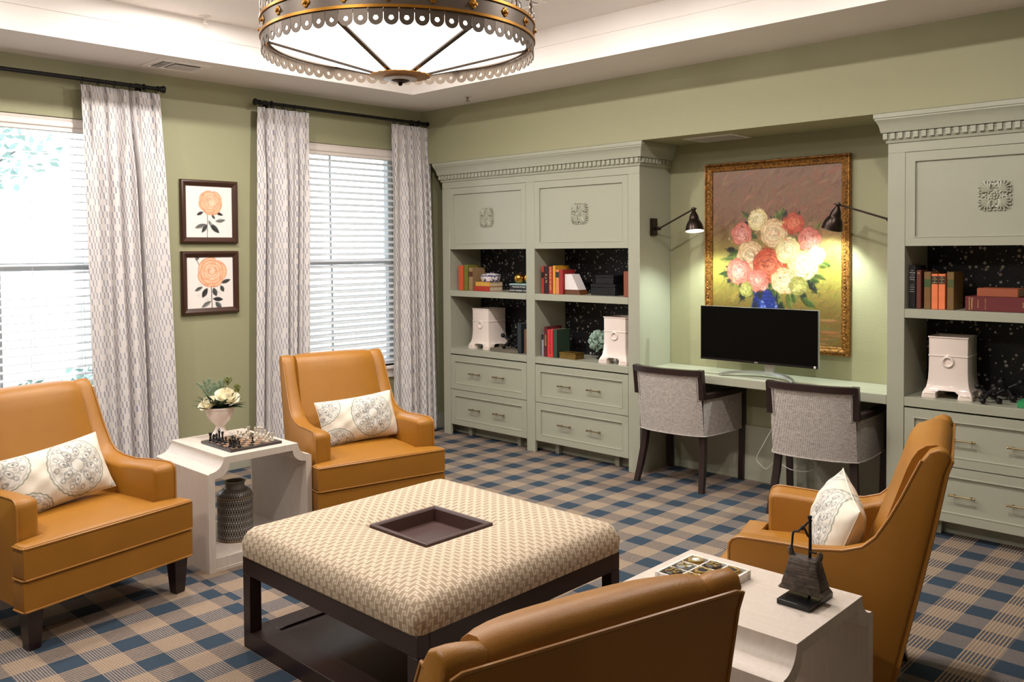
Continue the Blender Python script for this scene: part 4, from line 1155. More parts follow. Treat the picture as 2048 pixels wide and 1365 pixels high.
def make_pillow(label, loc, rz, tilt, roll):
    t = thing('lumbar_pillow', label, 'pillow', loc, 0, 'printed lumbar pillows')
    t.rotation_euler = (Matrix.Rotation(rz, 3, 'Z') @ Matrix.Rotation(tilt, 3, 'X') @ Matrix.Rotation(roll, 3, 'Y')).to_euler()
    for nm, me in (('front_cover', pa), ('back_cover', pb)):
        o = bpy.data.objects.new(nm, me); COL.objects.link(o); o.parent = t
    bm = BM(); pts = []
    for k in range(80):
        s = k / 80 * 4; e = int(s); q = s - e
        u, v = ((-1 + 2 * q, 1), (1, 1 - 2 * q), (1 - 2 * q, -1), (-1, -1 + 2 * q))[e]
        pts.append((.25 * u * (1 - .05 * (1 - v * v) * abs(u) ** 3), 0, .1375 * v * (1 - .075 * (1 - u * u) * abs(v) ** 3)))
    add_tube(bm, pts, .0022, 5, closed=True); obj('seam', bm, M_SEAM, t)
    return t
def in_chair(cloc, crz, lx, ly, z):
    c, s = math.cos(crz), math.sin(crz); return (cloc[0] + c * lx - s * ly, cloc[1] + s * lx + c * ly, z)
# local pillow faces -Y; chair faces local +X, so turn by +90 degrees
for loc, rz, lx, ly, z, tilt, roll, lab in (
        ((-4.222, 1.414), math.radians(11), .035, -.04, .592, -.42, -.10, 'printed lumbar pillow on the left foreground armchair, tipped up at its right end'),
        ((-4.276, 3.087), math.radians(-12), .03, .02, .592, -.40, -.06, 'printed lumbar pillow on the middle armchair in front of the corner window'),
        ((-1.298, 3.115), math.radians(196), .02, .03, .597, -.36, .05, 'printed lumbar pillow seen end-on in the right armchair')):
    make_pillow(lab, in_chair(loc, rz, lx, ly, z), rz + PI / 2 + (.24 if lx == .02 else 0), tilt, roll)

# ------------------------------------------------------------------ ottoman
def make_ottoman():
    x0, x1, y0, y1 = -3.185, -2.085, 1.74, 2.82; cx, cy = (x0 + x1) / 2, (y0 + y1) / 2; hx, hy = (x1 - x0) / 2, (y1 - y0) / 2
    t = thing('ottoman', 'large square fret-patterned ottoman on a dark wood frame with a sunken tray', 'ottoman', (cx, cy, 0))
    # cushion ring from the bottom edge over the crowned top to the tray hole
    N = 16; h = .178
    def sq(a, b_, r):   # rounded square outline with a fixed count of points
        pts = []
        for q, (sx, sy) in enumerate(((1, 1), (-1, 1), (-1, -1), (1, -1))):
            for k in range(N + 1):
                th = q * PI / 2 + (PI / 2) * k / N; pts.append(((a - r) * sx + r * math.cos(th), (b_ - r) * sy + r * math.sin(th)))
        return pts
    bm = BM(); uvl = bm.loops.layers.uv.new('UVMap')
    outer = sq(hx, hy, .035); inner = sq(h, h, .004)
    # densify straight sides
    def dens(P, m=10):
        out = []
        for q in range(4):
            seg = P[q * (N + 1):(q + 1) * (N + 1)]; nx = P[((q + 1) * (N + 1)) % len(P)]
            out += seg; a = seg[-1]
            for k in range(1, m): out.append((a[0] + (nx[0] - a[0]) * k / m, a[1] + (nx[1] - a[1]) * k / m))
        return out
    outer, inner = dens(outer), dens(inner)
    prof = [(0, .372, 0.01), (0, .374, 0), (0, .40, -.004), (0, .43, -.006), (.008, .452, 0), (.03, .470, 0), (.07, .4835, 0), (.16, .494, 0), (.32, .502, 0), (.52, .504, 0), (.74, .500, 0), (.90, .493, 0), (.97, .487, 0), (1.0, .478, 0), (1.0, .42, 0)]
    V = []; dist = [0]
    for i in range(1, len(prof)):
        dist.append(dist[-1] + math.hypot((prof[i][0] - prof[i - 1][0]) * (hx - h), prof[i][1] - prof[i - 1][1]))
    for s, z, out in prof:
        row = []
        for (ox, oy), (ix, iy) in zip(outer, inner):
            x, y = ox + (ix - ox) * s, oy + (iy - oy) * s
            k = 1 - out / .55; row.append(bm.verts.new((x * k, y * k, z)))
        V.append(row)
    n = len(outer)
    for i in range(len(V) - 1):
        for j in range(n):
            k = (j + 1) % n
            f = bm.faces.new((V[i][j], V[i][k], V[i + 1][k], V[i + 1][j]))
            c = f.calc_center_median(); ax = abs(c.x) / hx > abs(c.y) / hy
            for lp in f.loops:
                co = lp.vert.co; drop = max(0, .487 - co.z) if i < 6 else 0
                if ax: lp[uvl].uv = (co.y, co.x + math.copysign(drop, c.x))
                else: lp[uvl].uv = (co.x, co.y + math.copysign(drop, c.y))
    bm.faces.new(V[0][::-1])
    obj('cushion', bm, M_FRET, t, angle=60)
    # tray
    bm = BM(); r = .172
    for a in range(4):
        c, s = math.cos(a * PI / 2), math.sin(a * PI / 2)
    loops = [[(sx * w, sy * w, z) for sx, sy in ((-1, -1), (1, -1), (1, 1), (-1, 1))] for w, z in ((.174, .44), (.176, .492), (.170, .496), (.160, .494), (.155, .488), (.146, .432), (.0, .432))]
    loft(bm, loops[:-1], True, True, True); obj('tray', bm, M_ESPLITE, t, smooth=False)
    # frame
    g = .545; gx, gy = hx - .006, hy - .006; w = .052
    bm = BM()
    for a, b_, c, d in ((-gx, gx, -gy, -gy + w), (-gx, gx, gy - w, gy), (-gx, -gx + w, -gy + w, gy - w), (gx - w, gx, -gy + w, gy - w)): add_box(bm, a, b_, c, d, .300, .372, .002, 1)
    obj('apron', bm, M_ESP, t)
    for sx in (-1, 1):
        for sy in (-1, 1):
            a, b_ = sorted((sx * gx, sx * (gx - w))); c, d = sorted((sy * gy, sy * (gy - w)))
            box('leg', a, b_, c, d, .07, .300, M_ESP, t, .002, 1)
    bm = BM()
    for a, b_, c, d in ((-gx, gx, -gy, -gy + .10), (-gx, gx, gy - .10, gy), (-gx, -gx + .10, -gy + .10, gy - .10), (gx - .10, gx, -gy + .10, gy - .10)): add_box(bm, a, b_, c, d, 0, .07, .002, 1)
    obj('base_rail', bm, M_ESP, t)
    box('lower_shelf', -gx + .098, gx - .098, -gy + .098, gy - .098, .04, .062, M_ESP, t)
make_ottoman()

# ------------------------------------------------------------------ scooped side tables
def make_side_table(loc, label, first=None):
    t = thing('side_table', label, 'side table', loc, 0, 'white scooped side tables')
    D, W, Z = .292, .2975, .57    # half depth, half width, height
    prof_o = [(-W, 0), (-W, .493)] + [(-W + .010 + 0, .500)] + [(-W + .084 * math.sin(a), Z - .070 * math.cos(a)) for a in [PI / 2 * (.14 + .86 * k / 9) for k in range(10)]]
    right = [(-y, z) for y, z in prof_o[::-1]]
    prof_i = [(-W + .035, .066), (-W + .035, .468)] + [(-W + .035 + .081 * math.sin(a) , .5355 - .068 * math.cos(a)) for a in [PI / 2 * k / 9 for k in range(10)]]
    righti = [(-y, z) for y, z in prof_i[::-1]]
    poly = prof_o + right + [(W - .035, 0)] + righti[::-1][0:0]
    # one closed band: outer over the top, then back along the inner face
    band = prof_o + right + [(W - .035, 0)] + [(W - .035, .066)] + righti[::-1][1:][::-1][::1][0:0]
    inner_path = righti[::-1]           # from right foot up
    outer = prof_o + right
    inner = [(-W + .035, 0)] + prof_i[1:] + righti[:-1] + [(W - .035, 0)]
    def strip(bm, P, Q):
        # P and Q as matched polylines
        def resample(L, n):
            d = [0]
            for a, b_ in zip(L, L[1:]): d.append(d[-1] + math.hypot(b_[0] - a[0], b_[1] - a[1]))
            return d
        loops = []
        assert len(P) == len(Q)
        for p, q in zip(P, Q): loops.append([(D, p[0], p[1]), (-D, p[0], p[1]), (-D, q[0], q[1]), (D, q[0], q[1])])
        loft(bm, loops, True)
    ang = [PI / 2 * k / 9 for k in range(10)]
    def half(sg):
        o = [(-W, 0), (-W, .25), (-W, .494), (-W + .011, .5005)] + [(-W + .011 + .073 * math.sin(a), Z - .0695 * math.cos(a)) for a in ang[1:]]
        i = [(-W + .035, 0), (-W + .035, .25), (-W + .035, .462), (-W + .036, .4675)] + [(-W + .036 + .080 * math.sin(a), .5355 - .068 * math.cos(a)) for a in ang[1:]]
        return [(sg * y, z) for y, z in o], [(sg * y, z) for y, z in i]
    o1, i1 = half(1); o2, i2 = half(-1)
    bm = BM(); strip(bm, o1 + o2[::-1], i1 + i2[::-1]); obj('carcass', bm, M_OAK, t, angle=30)
    bm = BM(); add_box(bm, -D + .004, D - .008, -W + .035, W - .035, .018, .066, .001, 1); obj('lower_shelf', bm, M_OAK, t)
    bm = BM(); add_box(bm, -D + .002, D - .001, -W + .035, W - .035, 0, .0165, .001, 1); obj('plinth', bm, M_OAK, t)
    return t
T1 = make_side_table((-4.308, 2.325, 0), 'white scooped side table between the two left armchairs, holding the chess set')
dup(T1, (-1.292, 2.325, 0), 0, 'white scooped side table in the right foreground, holding the bell sculpture')

# ------------------------------------------------------------------ things on the chess table
def make_vase():
    t = thing('pedestal_vase', 'white pedestal vase holding cream roses on the chess table', 'vase', (-4.515, 2.355, .57))
    prof = [(.049, 0), (.050, .006), (.044, .012), (.03, .03), (.024, .048), (.024, .056), (.034, .066), (.056, .088), (.070, .115), (.0765, .142), (.077, .150), (.081, .153), (.081, .161), (.077, .163), (.072, .160), (.066, .125), (.05, .095), (.0, .09)]
    bm = BM(); add_lathe(bm, prof[:-1] + [(.002, .09)], 36); obj('bowl', bm, M_PORC, t, angle=50)
    return t
make_vase()

def petal_patch(bm, R, a0, wid, z0, z1, flare, rnd, nu=6, nv=5, curl=.0, M=None, c=(0, 0, 0)):
    V = []
    for j in range(nv + 1):
        q = j / nv; row = []
        for i in range(nu + 1):
            s = -1 + 2 * i / nu; w = wid * (math.sin(PI * (.18 + .64 * q)) ** .7)
            a = a0 + s * w
            r = R * (.35 + .65 * math.sin(q * PI / 2)) + flare * q ** 3 + .002 * math.sin(s * 4 + a0 * 5) * q
            z = z0 + (z1 - z0) * (q - curl * max(0, q - .7) * 2) - .006 * s * s * q
            p = Vector((r * math.cos(a), r * math.sin(a), z))
            if M is not None: p = M @ p
            row.append(bm.verts.new(p + Vector(c)))
        V.append(row)
    for j in range(nv):
        for i in range(nu): bm.faces.new((V[j][i], V[j][i + 1], V[j + 1][i + 1], V[j + 1][i]))

M_ROSE = mat('cream_rose_petal', (246, 238, 212), .6, var=.06, vscale=30)
M_LEAF = mat('dark_green_leaf', (44, 66, 36), .45, var=.25, vscale=20)
M_LEAF2 = mat('bright_green_leaf', (76, 110, 54), .5, var=.2, vscale=20)
M_FERN = mat('pale_grey_green_fern', (138, 156, 128), .7, var=.15, vscale=40)
M_BERRY = mat('olive_seed_cluster', (104, 106, 46), .6, var=.3, vscale=60)
def leaf_bm(L, w, bend, fold=.25):
    bm = BM(); V = []
    n = 7
    for j in range(n + 1):
        q = j / n; h = w * math.sin(PI * q ** .85) * .5 if 0 < j < n else .0006
        z = bend * q * q; x = L * q
        V.append([bm.verts.new((x, -h, z + h * fold)), bm.verts.new((x, 0, z)), bm.verts.new((x, h, z + h * fold))])
    for j in range(n):
        for i in range(2): bm.faces.new((V[j][i], V[j][i + 1], V[j + 1][i + 1], V[j + 1][i]))
    return bm
def make_bouquet():
    O = Vector((-4.515, 2.355, .57)); rnd = random.Random(4)
    t = thing('flower_arrangement', 'cream roses, dark leaves and fern in the white pedestal vase', 'flowers', O)
    bm = BM(); add_lathe(bm, [(.06, .140), (.066, .150), (.05, .162), (.01, .166)], 20); obj('moss', bm, M_LEAF, t)
    # camera-right direction here is about (0.6, 0.8) ; towards the viewer (0.88,-0.47)
    rt = Vector((.60, .80, 0)); tw = Vector((.86, -.5, 0))
    for ctr, R, tl in ((rt * -.060 + tw * .045 + Vector((0, 0, .19)), .046, (-.5, .55)), (rt * .042 + tw * .03 + Vector((0, 0, .222)), .058, (.25, .5)), (rt * .0 + tw * -.03 + Vector((0, 0, .2)), .04, (0, -.3))):
        ax = (Vector((0, 0, 1)) + rt * tl[0] + tw * tl[1]).normalized()
        M = Vector((0, 0, 1)).rotation_difference(ax).to_matrix()
        bm = BM(); add_lathe(bm, [(R * .1, -R * .7), (R * .3, -R * .6), (R * .42, -R * .1), (R * .3, R * .3), (R * .05, R * .4)], 10, ctr, M); ro = obj('rose', bm, M_ROSE, t)
        for lay, (f, n, z1, fl) in enumerate(((.30, 3, .66, -.006), (.50, 4, .64, -.006), (.72, 5, .58, -.004), (.92, 5, .44, .004), (1.02, 6, .22, .010))):
            for k in range(n):
                bm = BM(); petal_patch(bm, R * f, 2 * PI * k / n + lay * .55 + rnd.uniform(-.15, .15), 1.5 * 2 * PI / n * .62, -R * .6, R * z1 * rnd.uniform(.85, 1.1), fl, rnd, curl=.2 * (lay > 1), M=M, c=ctr)
                obj('petal', bm, M_ROSE, ro, angle=80)
    spec = []
    for k in range(16):
        a = -1.2 + k * .16; d = tw * math.cos(a * 1.2) * .7 + rt * math.sin(a * 1.3)
        spec.append((d, .085 + .035 * rnd.random(), .036, rnd.uniform(.15, 1.1), M_LEAF))
    for a, L, e in ((-1, .12, .25), (-.85, .1, .6), (-.95, .11, 1.1), (1, .12, .35), (.9, .11, .6), (1, .10, .1), (.75, .1, .9)):
        spec.append((rt * a + tw * .15, L, .034, e, M_LEAF2 if a < 0 else M_LEAF))
    for d, L, w, el, mt_ in spec:
        d = d.normalized(); dirv = (d * math.cos(el) + Vector((0, 0, math.sin(el)))).normalized()
        o = obj('leaf', leaf_bm(L, w, -.012), mt_, t, angle=80)
        x = dirv; y = Vector((0, 0, 1)).cross(x).normalized(); z = x.cross(y)
        m = Matrix((x, y, z)).transposed().to_4x4(); m.translation = d * .035 + Vector((0, 0, .155)); o.matrix_local = m
    # fern sprays on the left
    for k in range(6):
        base = Vector((0, 0, .16)) + rt * -.02 - tw * .01; tipv = base + rt * (-.10 + .03 * k) - tw * (.01 + .01 * (k % 2)) + Vector((0, 0, .13 + .012 * (k % 3)))
        bm = BM(); add_tube(bm, [base, (base + tipv) / 2 + Vector((0, 0, .02)), tipv], .0012, 4)
        for q in range(26):
            s = .3 + .7 * q / 25; p = base.lerp(tipv, s) + Vector((0, 0, .04 * s * (1 - s)))
            L = .036 * (1.15 - s)
            for sg in (-1, 1):
                dd = (rt * sg + tw * rnd.uniform(-.7, .7) + Vector((0, 0, .6))).normalized()
                add_tube(bm, [p, p + dd * L], [.0012, .0006], 3)
                for rr in range(3): add_tube(bm, [p + dd * L * (.4 + .25 * rr), p + dd * L * (.5 + .25 * rr) + Vector((rnd.uniform(-1, 1), rnd.uniform(-1, 1), 1)).normalized() * .009], [.0013, .0008], 3)
        obj('fern_spray', bm, M_FERN, t)
    for cx_, h in ((.045, .305), (.095, .262)):
        bm = BM(); c = rt * cx_ - tw * .01 + Vector((0, 0, h)); add_tube(bm, [(0, 0, .16), c * .6 + Vector((0, 0, .07)), c], .0015, 5)
        for q in range(60):
            v = Vector((rnd.gauss(0, 1), rnd.gauss(0, 1), rnd.gauss(0, 1.3))).normalized() * rnd.uniform(.006, .026)
            p = c + v; bmesh.ops.create_icosphere(bm, subdivisions=1, radius=.0042, matrix=Matrix.Translation(p))
        obj('seed_sprig', bm, M_BERRY, t)
make_bouquet()

def make_chess():
    x0, x1, y0, y1, z = -4.405, -4.075, 2.182, 2.482, .57; cx, cy = (x0 + x1) / 2, (y0 + y1) / 2
    t = thing('chess_board', 'dark marble chess board on the white side table', 'chess board', (cx, cy, z)); hx, hy = .162, .148
    dk = mat('dark_marble', (50, 42, 40), .25, var=.3, vscale=30); lt = mat('rust_onyx', (150, 112, 86), .25, var=.3, vscale=40); bk = mat('black_marble', (32, 28, 28), .2, var=.3, vscale=30)
    bm = BM(); add_box(bm, -hx, hx, -hy, hy, 0, .0135, .001, 1); obj('board', bm, dk, t)
    sx, sy = (hx - .02) / 4, (hy - .02) / 4
    sq = []
    for i in range(8):
        for j in range(8):
            a, b_ = (i - 4) * sx, (j - 4) * sy
            o = box('square', a + .0006, a + sx - .0006, b_ + .0006, b_ + sy - .0006, .012, .0145, lt if (i + j) % 2 else bk, t)
    zt = z + .0145
    white = mat('cream_onyx_piece', (196, 184, 166), .25, var=.25, vscale=60); black = mat('black_onyx_piece', (18, 17, 18), .2, var=.2, vscale=60)
    P = {'pawn': [(.0095, 0), (.0095, .003), (.007, .006), (.0042, .012), (.0038, .019), (.0058, .0205), (.0036, .022), (.0055, .026), (.0056, .029), (.0035, .033), (.0005, .034)],
         'rook': [(.0105, 0), (.0105, .004), (.0078, .008), (.0055, .016), (.0058, .028), (.0085, .030), (.0085, .039), (.006, .039), (.006, .036), (.001, .036)],
         'bishop': [(.0105, 0), (.0105, .004), (.0075, .008), (.0045, .018), (.004, .030), (.0068, .032), (.0042, .034), (.0062, .040), (.004, .047), (.002, .049), (.0024, .051), (.0005, .053)],
         'queen': [(.0115, 0), (.0115, .004), (.008, .009), (.005, .020), (.0045, .036), (.0075, .038), (.0048, .040), (.0085, .052), (.006, .053), (.0035, .055), (.0005, .058)],
         'king': [(.0115, 0), (.0115, .004), (.008, .009), (.0052, .020), (.0048, .040), (.008, .042), (.005, .044), (.0082, .056), (.005, .059), (.0018, .060), (.0018, .067), (.0005, .068)]}
    proto = {}
    def piece(kind, side, px, py):
        key = (kind, side)
        if key in proto:
            o = proto[key].copy(); COL.objects.link(o)
        else:
            bm = BM()
            if kind == 'knight':
                add_lathe(bm, [(.0105, 0), (.0105, .004), (.0078, .008), (.006, .012)], 14)
                hd = [(-.006, .011), (.006, .011), (.005, .022), (.0105, .028), (.0095, .033), (.003, .038), (-.001, .043), (-.003, .038), (-.0075, .032), (-.007, .02)]
                add_prism(bm, hd, lambda a, b_, d: (a, d, b_), -.004, .004, .001, 1)
            else:
                add_lathe(bm, P[kind], 14)
                if kind == 'king': add_box(bm, -.0045, .0045, -.0012, .0012, .062, .0645)
                if kind == 'rook':
                    for k in range(4): add_box(bm, -.003 + .0078 * math.cos(k * PI / 2), .003 + .0078 * math.cos(k * PI / 2), -.003 + .0078 * math.sin(k * PI / 2), .003 + .0078 * math.sin(k * PI / 2), .039, .042)
            o = obj('chess_' + kind, bm, white if side else black, None, angle=45); proto[key] = o
            tag(o, '%s chess %s standing on the chess board' % ('cream' if side else 'black', kind), 'chess piece', '%s chess %ss' % ('cream' if side else 'black', kind))
        o.location = (cx + px, cy + py, zt); o.rotation_euler = (0, 0, random.uniform(0, 6))
        if kind in ('rook', 'knight', 'bishop'): o['label'] = '%s chess %s at the %s end of the board' % ('cream' if side else 'black', kind, 'vase' if px < 0 else 'ottoman')
    c = lambda i, j: ((i - 3.5) * sx, (j - 3.5) * sy)
    # i along x (0 back .. 7 towards the ottoman), j along y (0 near .. 7 far); black nearest side j=0
    for k, i, j in (('rook', 0, 0), ('knight', 1, 0), ('bishop', 2, 0), ('queen', 2, 1), ('king', 1, 1), ('bishop', 5, 1), ('knight', 6, 0), ('rook', 7, 0), ('pawn', 0, 1), ('pawn', 3, 1), ('pawn', 7, 1), ('pawn', 3, 0), ('pawn', 6, 1), ('pawn', 5, 2), ('pawn', 6, 4), ('pawn', 4, 2)):
        piece(k, 0, *c(i, j))
    for k, i, j in (('rook', 0, 7), ('knight', 1, 6), ('bishop', 2, 7), ('queen', 3, 7), ('king', 4, 7), ('bishop', 5, 7), ('knight', 6, 7), ('rook', 7, 7), ('pawn', 0, 5), ('pawn', 1, 5), ('pawn', 2, 5), ('pawn', 3, 5), ('pawn', 4, 6), ('pawn', 5, 5), ('pawn', 6, 6), ('pawn', 7, 6)):
        piece(k, 1, *c(i, j))
make_chess()

def make_jar():
    t = thing('lattice_jar', 'black ceramic jar with white lattice pattern under the chess table', 'jar', (-4.25, 2.295, .066))
    prof = [(.078, 0), (.090, .003), (.0925, .012), (.0925, .228), (.091, .238), (.080, .256), (.064, .268), (.054, .273)]
    bm = BM(); uvl = bm.loops.layers.uv.new('UVMap'); seg = 40; L = []; d = 0; dd = []
    for i, (r, z) in enumerate(prof):
        if i: d += math.hypot(r - prof[i - 1][0], z - prof[i - 1][1])
        dd.append(d); L.append([bm.verts.new((r * math.cos(2 * PI * k / seg), r * math.sin(2 * PI * k / seg), z)) for k in range(seg)])
    bm.faces.new(L[0][::-1])
    for i in range(len(L) - 1):
        for k in range(seg):
            f = bm.faces.new((L[i][k], L[i][(k + 1) % seg], L[i + 1][(k + 1) % seg], L[i + 1][k]))
            for lp, (a, b_) in zip(f.loops, ((k, i), (k + 1, i), (k + 1, i + 1), (k, i + 1))): lp[uvl].uv = (a * 2 * PI * .0925 / seg * 1.0, dd[b_])
    obj('body', bm, M_JAR, t, angle=50)
    bm = BM(); add_lathe(bm, [(.056, .270), (.050, .278), (.050, .298), (.056, .303), (.056, .308), (.046, .308), (.043, .28), (.043, .2), (.002, .2)], 32); obj('neck', bm, M_JARNECK, t, angle=40)
    bm = BM()
    for z, r in ((.006, .0925), (.231, .0925)): add_tube(bm, [(r * math.cos(2 * PI * k / 40), r * math.sin(2 * PI * k / 40), z) for k in range(40)], .0028, 6, closed=True)
    obj('rim_band', bm, mat('bronze_band', (150, 120, 84), .4, .3), t)
make_jar()

# ------------------------------------------------------------------ things on the right side table
def make_ttt():
    t = thing('game_board', 'white marble noughts and crosses board on the right side table', 'game board', (-1.413, 2.333, .57)); h = .1065; H = .027
    bm = BM(); add_box(bm, -h, h, -h, h, 0, .010, .0008, 1)
    for a in (-h, h - .009):
        add_box(bm, a, a + .009, -h, h, .010, H, .0008, 1)
        add_box(bm, -h + .009, h - .009, a, a + .009, .010, H, .0008, 1)
    q = (2 * h - .018) / 3
    for k in (1, 2):
        p = -h + .009 + q * k
        add_box(bm, p - .0025, p + .0025, -h + .009, h - .009, .010, H - .001); add_box(bm, -h + .009, h - .009, p - .0025, p + .0025, .010, H - .0012)
    obj('tray', bm, M_MARBLE, t)
    blk = mat('black_felt', (12, 12, 14), .8)
    box('felt', -h + .009, h - .009, -h + .009, h - .009, .0095, .0112, blk, t)
    shell = mat('grey_shell', (150, 150, 148), .15, .3, var=.35, vscale=90); horn = mat('dark_horn', (66, 58, 44), .25, var=.4, vscale=80); br = mat('worn_brass', (176, 142, 78), .32, .8, var=.15, vscale=40)
    mark = {'O': [], 'X': []}
    # columns along x (0 = far from ottoman side), rows along y; laid out as seen: three rows from the back-left edge
    lay = [(-1, 1, 'O', shell), (0, 1, 'X', horn), (1, 1, 'O', blk), (-1, 0, 'X', shell), (0, 0, 'O', blk), (1, 0, 'X', horn), (-1, -1, 'X', horn), (0, -1, 'O', blk)]
    names = {(-1, 1): 'noughts counter with shiny shell centre in the back corner cell of the game board', (0, 1): 'brass cross counter on dark horn beside the shell nought', (1, 1): 'noughts counter in the right corner cell of the game board',
             (-1, 0): 'brass cross counter on grey shell in the left middle cell', (0, 0): 'noughts counter in the centre cell of the game board', (1, 0): 'cross counter half hidden behind the foreground chair back', (-1, -1): 'brass cross counter on dark horn in the left corner cell', (0, -1): 'noughts counter in the front middle cell, cut by the chair back'}
    for i, j, k, fill in lay:
        c = thing('game_counter', names[(i, j)], 'game piece', (-1.413 + i * q, 2.333 + j * q, .5812), 0, 'noughts and crosses counters')
        R = .026
        if k == 'O':
            bm = BM(); add_lathe(bm, [(R - .002, 0), (R, .004), (R, .016), (R - .002, .0195), (R - .0095, .0195), (R - .011, .0172), (.001, .0172)], 24); obj('ring', bm, br, c, angle=40)
            bm = BM(); add_lathe(bm, [(R - .011, .0165), (R - .011, .0185), (.001, .0188)], 20); obj('inlay', bm, fill, c)
        else:
            bm = BM(); add_lathe(bm, [(R - .002, 0), (R, .004), (R, .016), (R - .003, .0195), (.001, .0195)], 24); obj('disc', bm, fill, c, angle=40)
            bm = BM()
            for a in (PI / 4, -PI / 4):
                d = Vector((math.cos(a), math.sin(a), 0)) * (R - .002); add_bar(bm, [-d + Vector((0, 0, .0198)), d + Vector((0, 0, .0198))], .0085, .0016)
            obj('cross', bm, br, c)
make_ttt()

def make_bell():
    t = thing('bell_sculpture', 'weathered bronze bell hung from an iron hook on a black stand', 'sculpture', (-1.11, 2.395, .57))
    bm = BM(); add_box(bm, -.05, .05, -.078, .078, 0, .016, .0015, 1); obj('base', bm, M_BLACK, t)
    bm = BM(); loops = []
    for hx, hy, z in ((.068, .034, .027), (.069, .035, .034), (.060, .031, .046), (.0605, .0315, .050), (.055, .0285, .070), (.048, .025, .095), (.0415, .022, .124), (.038, .020, .127)):
        loops.append([(x, y, z + (.004 * (x / .06) ** 2 if z < .03 else 0)) for x, y in rounded_rect(-hx, hx, -hy, hy, min(.006, hy * .3), 2)])
    loft(bm, loops, True); obj('bell', bm, M_BELL, t, angle=40)
    for s in (-1, 1):
        bm = BM(); add_tube(bm, [(s * .034, 0, .118), (s * .043, 0, .131), (s * .046, 0, .143), (s * .042, 0, .150)], [.008, .009, .0085, .006], 8); obj('lug', bm, M_BELL, t)
    bm = BM(); add_tube(bm, spline([(.034, 0, .146), (.014, .0, .146)], 4) , .003, 6)
    add_tube(bm, [(.010, .006, .012), (.012, .005, .12), (.014, .003, .18), (.014, .0, .25)], .0048, 8); add_box(bm, .009, .019, -.005, .005, .243, .252, .001, 1); obj('post', bm, M_IRON, t)
    bm = BM(); add_tube(bm, spline([(-.043, 0, .142), (-.040, 0, .16), (-.038, 0, .186), (-.033, .0, .196), (-.022, 0, .199), (-.012, 0, .209), (-.006, 0, .214), (.001, 0, .205), (.007, 0, .193), (.013, 0, .188)], 6), .0033, 7)
    add_tube(bm, spline([(-.007, 0, .205), (-.010, 0, .214), (-.003, .002, .218), (.004, .002, .226), (.014, .0, .236), (.020, 0, .238)], 5), .0030, 7)
    obj('handle', bm, M_IRON, t)
make_bell()

# ------------------------------------------------------------------ books and ornaments on the shelves
BOOKN = 0
def book_upright(x0, x1, z, h, depth, col, label, yf=5.085, band=None, title=None, tcol=None, band_z=.72, lean=0.0, paper_top=True, group=None, tsize=None, vert=True):
    t = thing('book', label, 'book', ((x0 + x1) / 2, yf, z), 0, group); w = (x1 - x0) * .96; tk = min(.0025, w * .15)
    cm = mat('cloth_cover', col, .6, var=.12, vscale=25, bump=.08, bscale=300)
    bm = BM(); add_box(bm, -w / 2, -w / 2 + tk, 0, depth, 0, h, .0006, 1); add_box(bm, w / 2 - tk, w / 2, 0, depth, 0, h, .0006, 1); add_box(bm, -w / 2, w / 2, -.003, .004, 0, h, .0022, 2); obj('cover', bm, cm, t)
    box('pages', -w / 2 + tk, w / 2 - tk, .003, depth - .004, .003, h - .004, M_PAGES, t)
    if band:
        box('title_label', -w / 2 + .001, w / 2 - .001, -.0036, -.002, h * band_z - .022, h * band_z + .022, mat('spine_label', band, .5), t)
    if title:
        if vert: text('lettering', title, tsize or w * .62, tcol or M_PINT, t, (0, -.0041, h * .55), (PI / 2, PI / 2, 0))
        else: text('lettering', title, tsize or w * .3, tcol or M_PINT, t, (0, -.0041, h * band_z), (PI / 2, 0, 0))
    if lean: t.rotation_euler = (0, lean, 0)
    return t
def book_flat(x0, x1, z, th, depth, col, label, yf=5.09, titles=(), group=None, rz=0.0):
    t = thing('book', label, 'book', ((x0 + x1) / 2, yf, z), rz, group); w = (x1 - x0); tk = .0025
    cm = mat('cloth_cover', col, .55, var=.12, vscale=25, bump=.08, bscale=300)
    bm = BM(); add_box(bm, -w / 2, w / 2, 0, depth, 0, tk, .0006, 1); add_box(bm, -w / 2, w / 2, 0, depth, th - tk, th, .0006, 1); add_box(bm, -w / 2, w / 2, -.003, .004, 0, th, .0022, 2); obj('cover', bm, cm, t)
    box('pages', -w / 2 + .004, w / 2 - .004, .003, depth - .004, tk, th - tk, M_PAGES, t)
    for s, x, size, tc, rot in titles: text('lettering', s, size, tc, t, (x, -.0041, th * .5), (PI / 2, rot, 0))
    return t
G1, G2, G3, G4, G5 = 'books on the left upper shelf', 'books on the second upper shelf', 'books on the lower middle shelf', 'books on the right bookcase shelf', 'books on the lower left shelf'
S1, S2 = 1.2535, .7575
book_upright(-5.487, -5.425, S1, .212, .15, (196, 82, 44), 'orange book, leftmost on the upper left shelf', group=G1)
book_upright(-5.422, -5.372, S1, .218, .15, (112, 110, 40), 'olive green book beside the orange one', yf=5.09, group=G1)
book_upright(-5.368, -5.318, S1, .195, .145, (148, 118, 82), 'tan book with a dark label right of the olive book', yf=5.095, band=(84, 44, 30), group=G1)
book_flat(-5.285, -5.10, S1, .040, .16, (168, 48, 30), 'red book lying under the yellow one on the upper left shelf', yf=5.075, group=G1)
book_flat(-5.27, -5.10, S1 + .0402, .036, .155, (206, 152, 56), 'yellow book under the blue and white box', yf=5.08, group=G1, titles=(('SEA TALES', .02, .016, M_PINT, 0),))
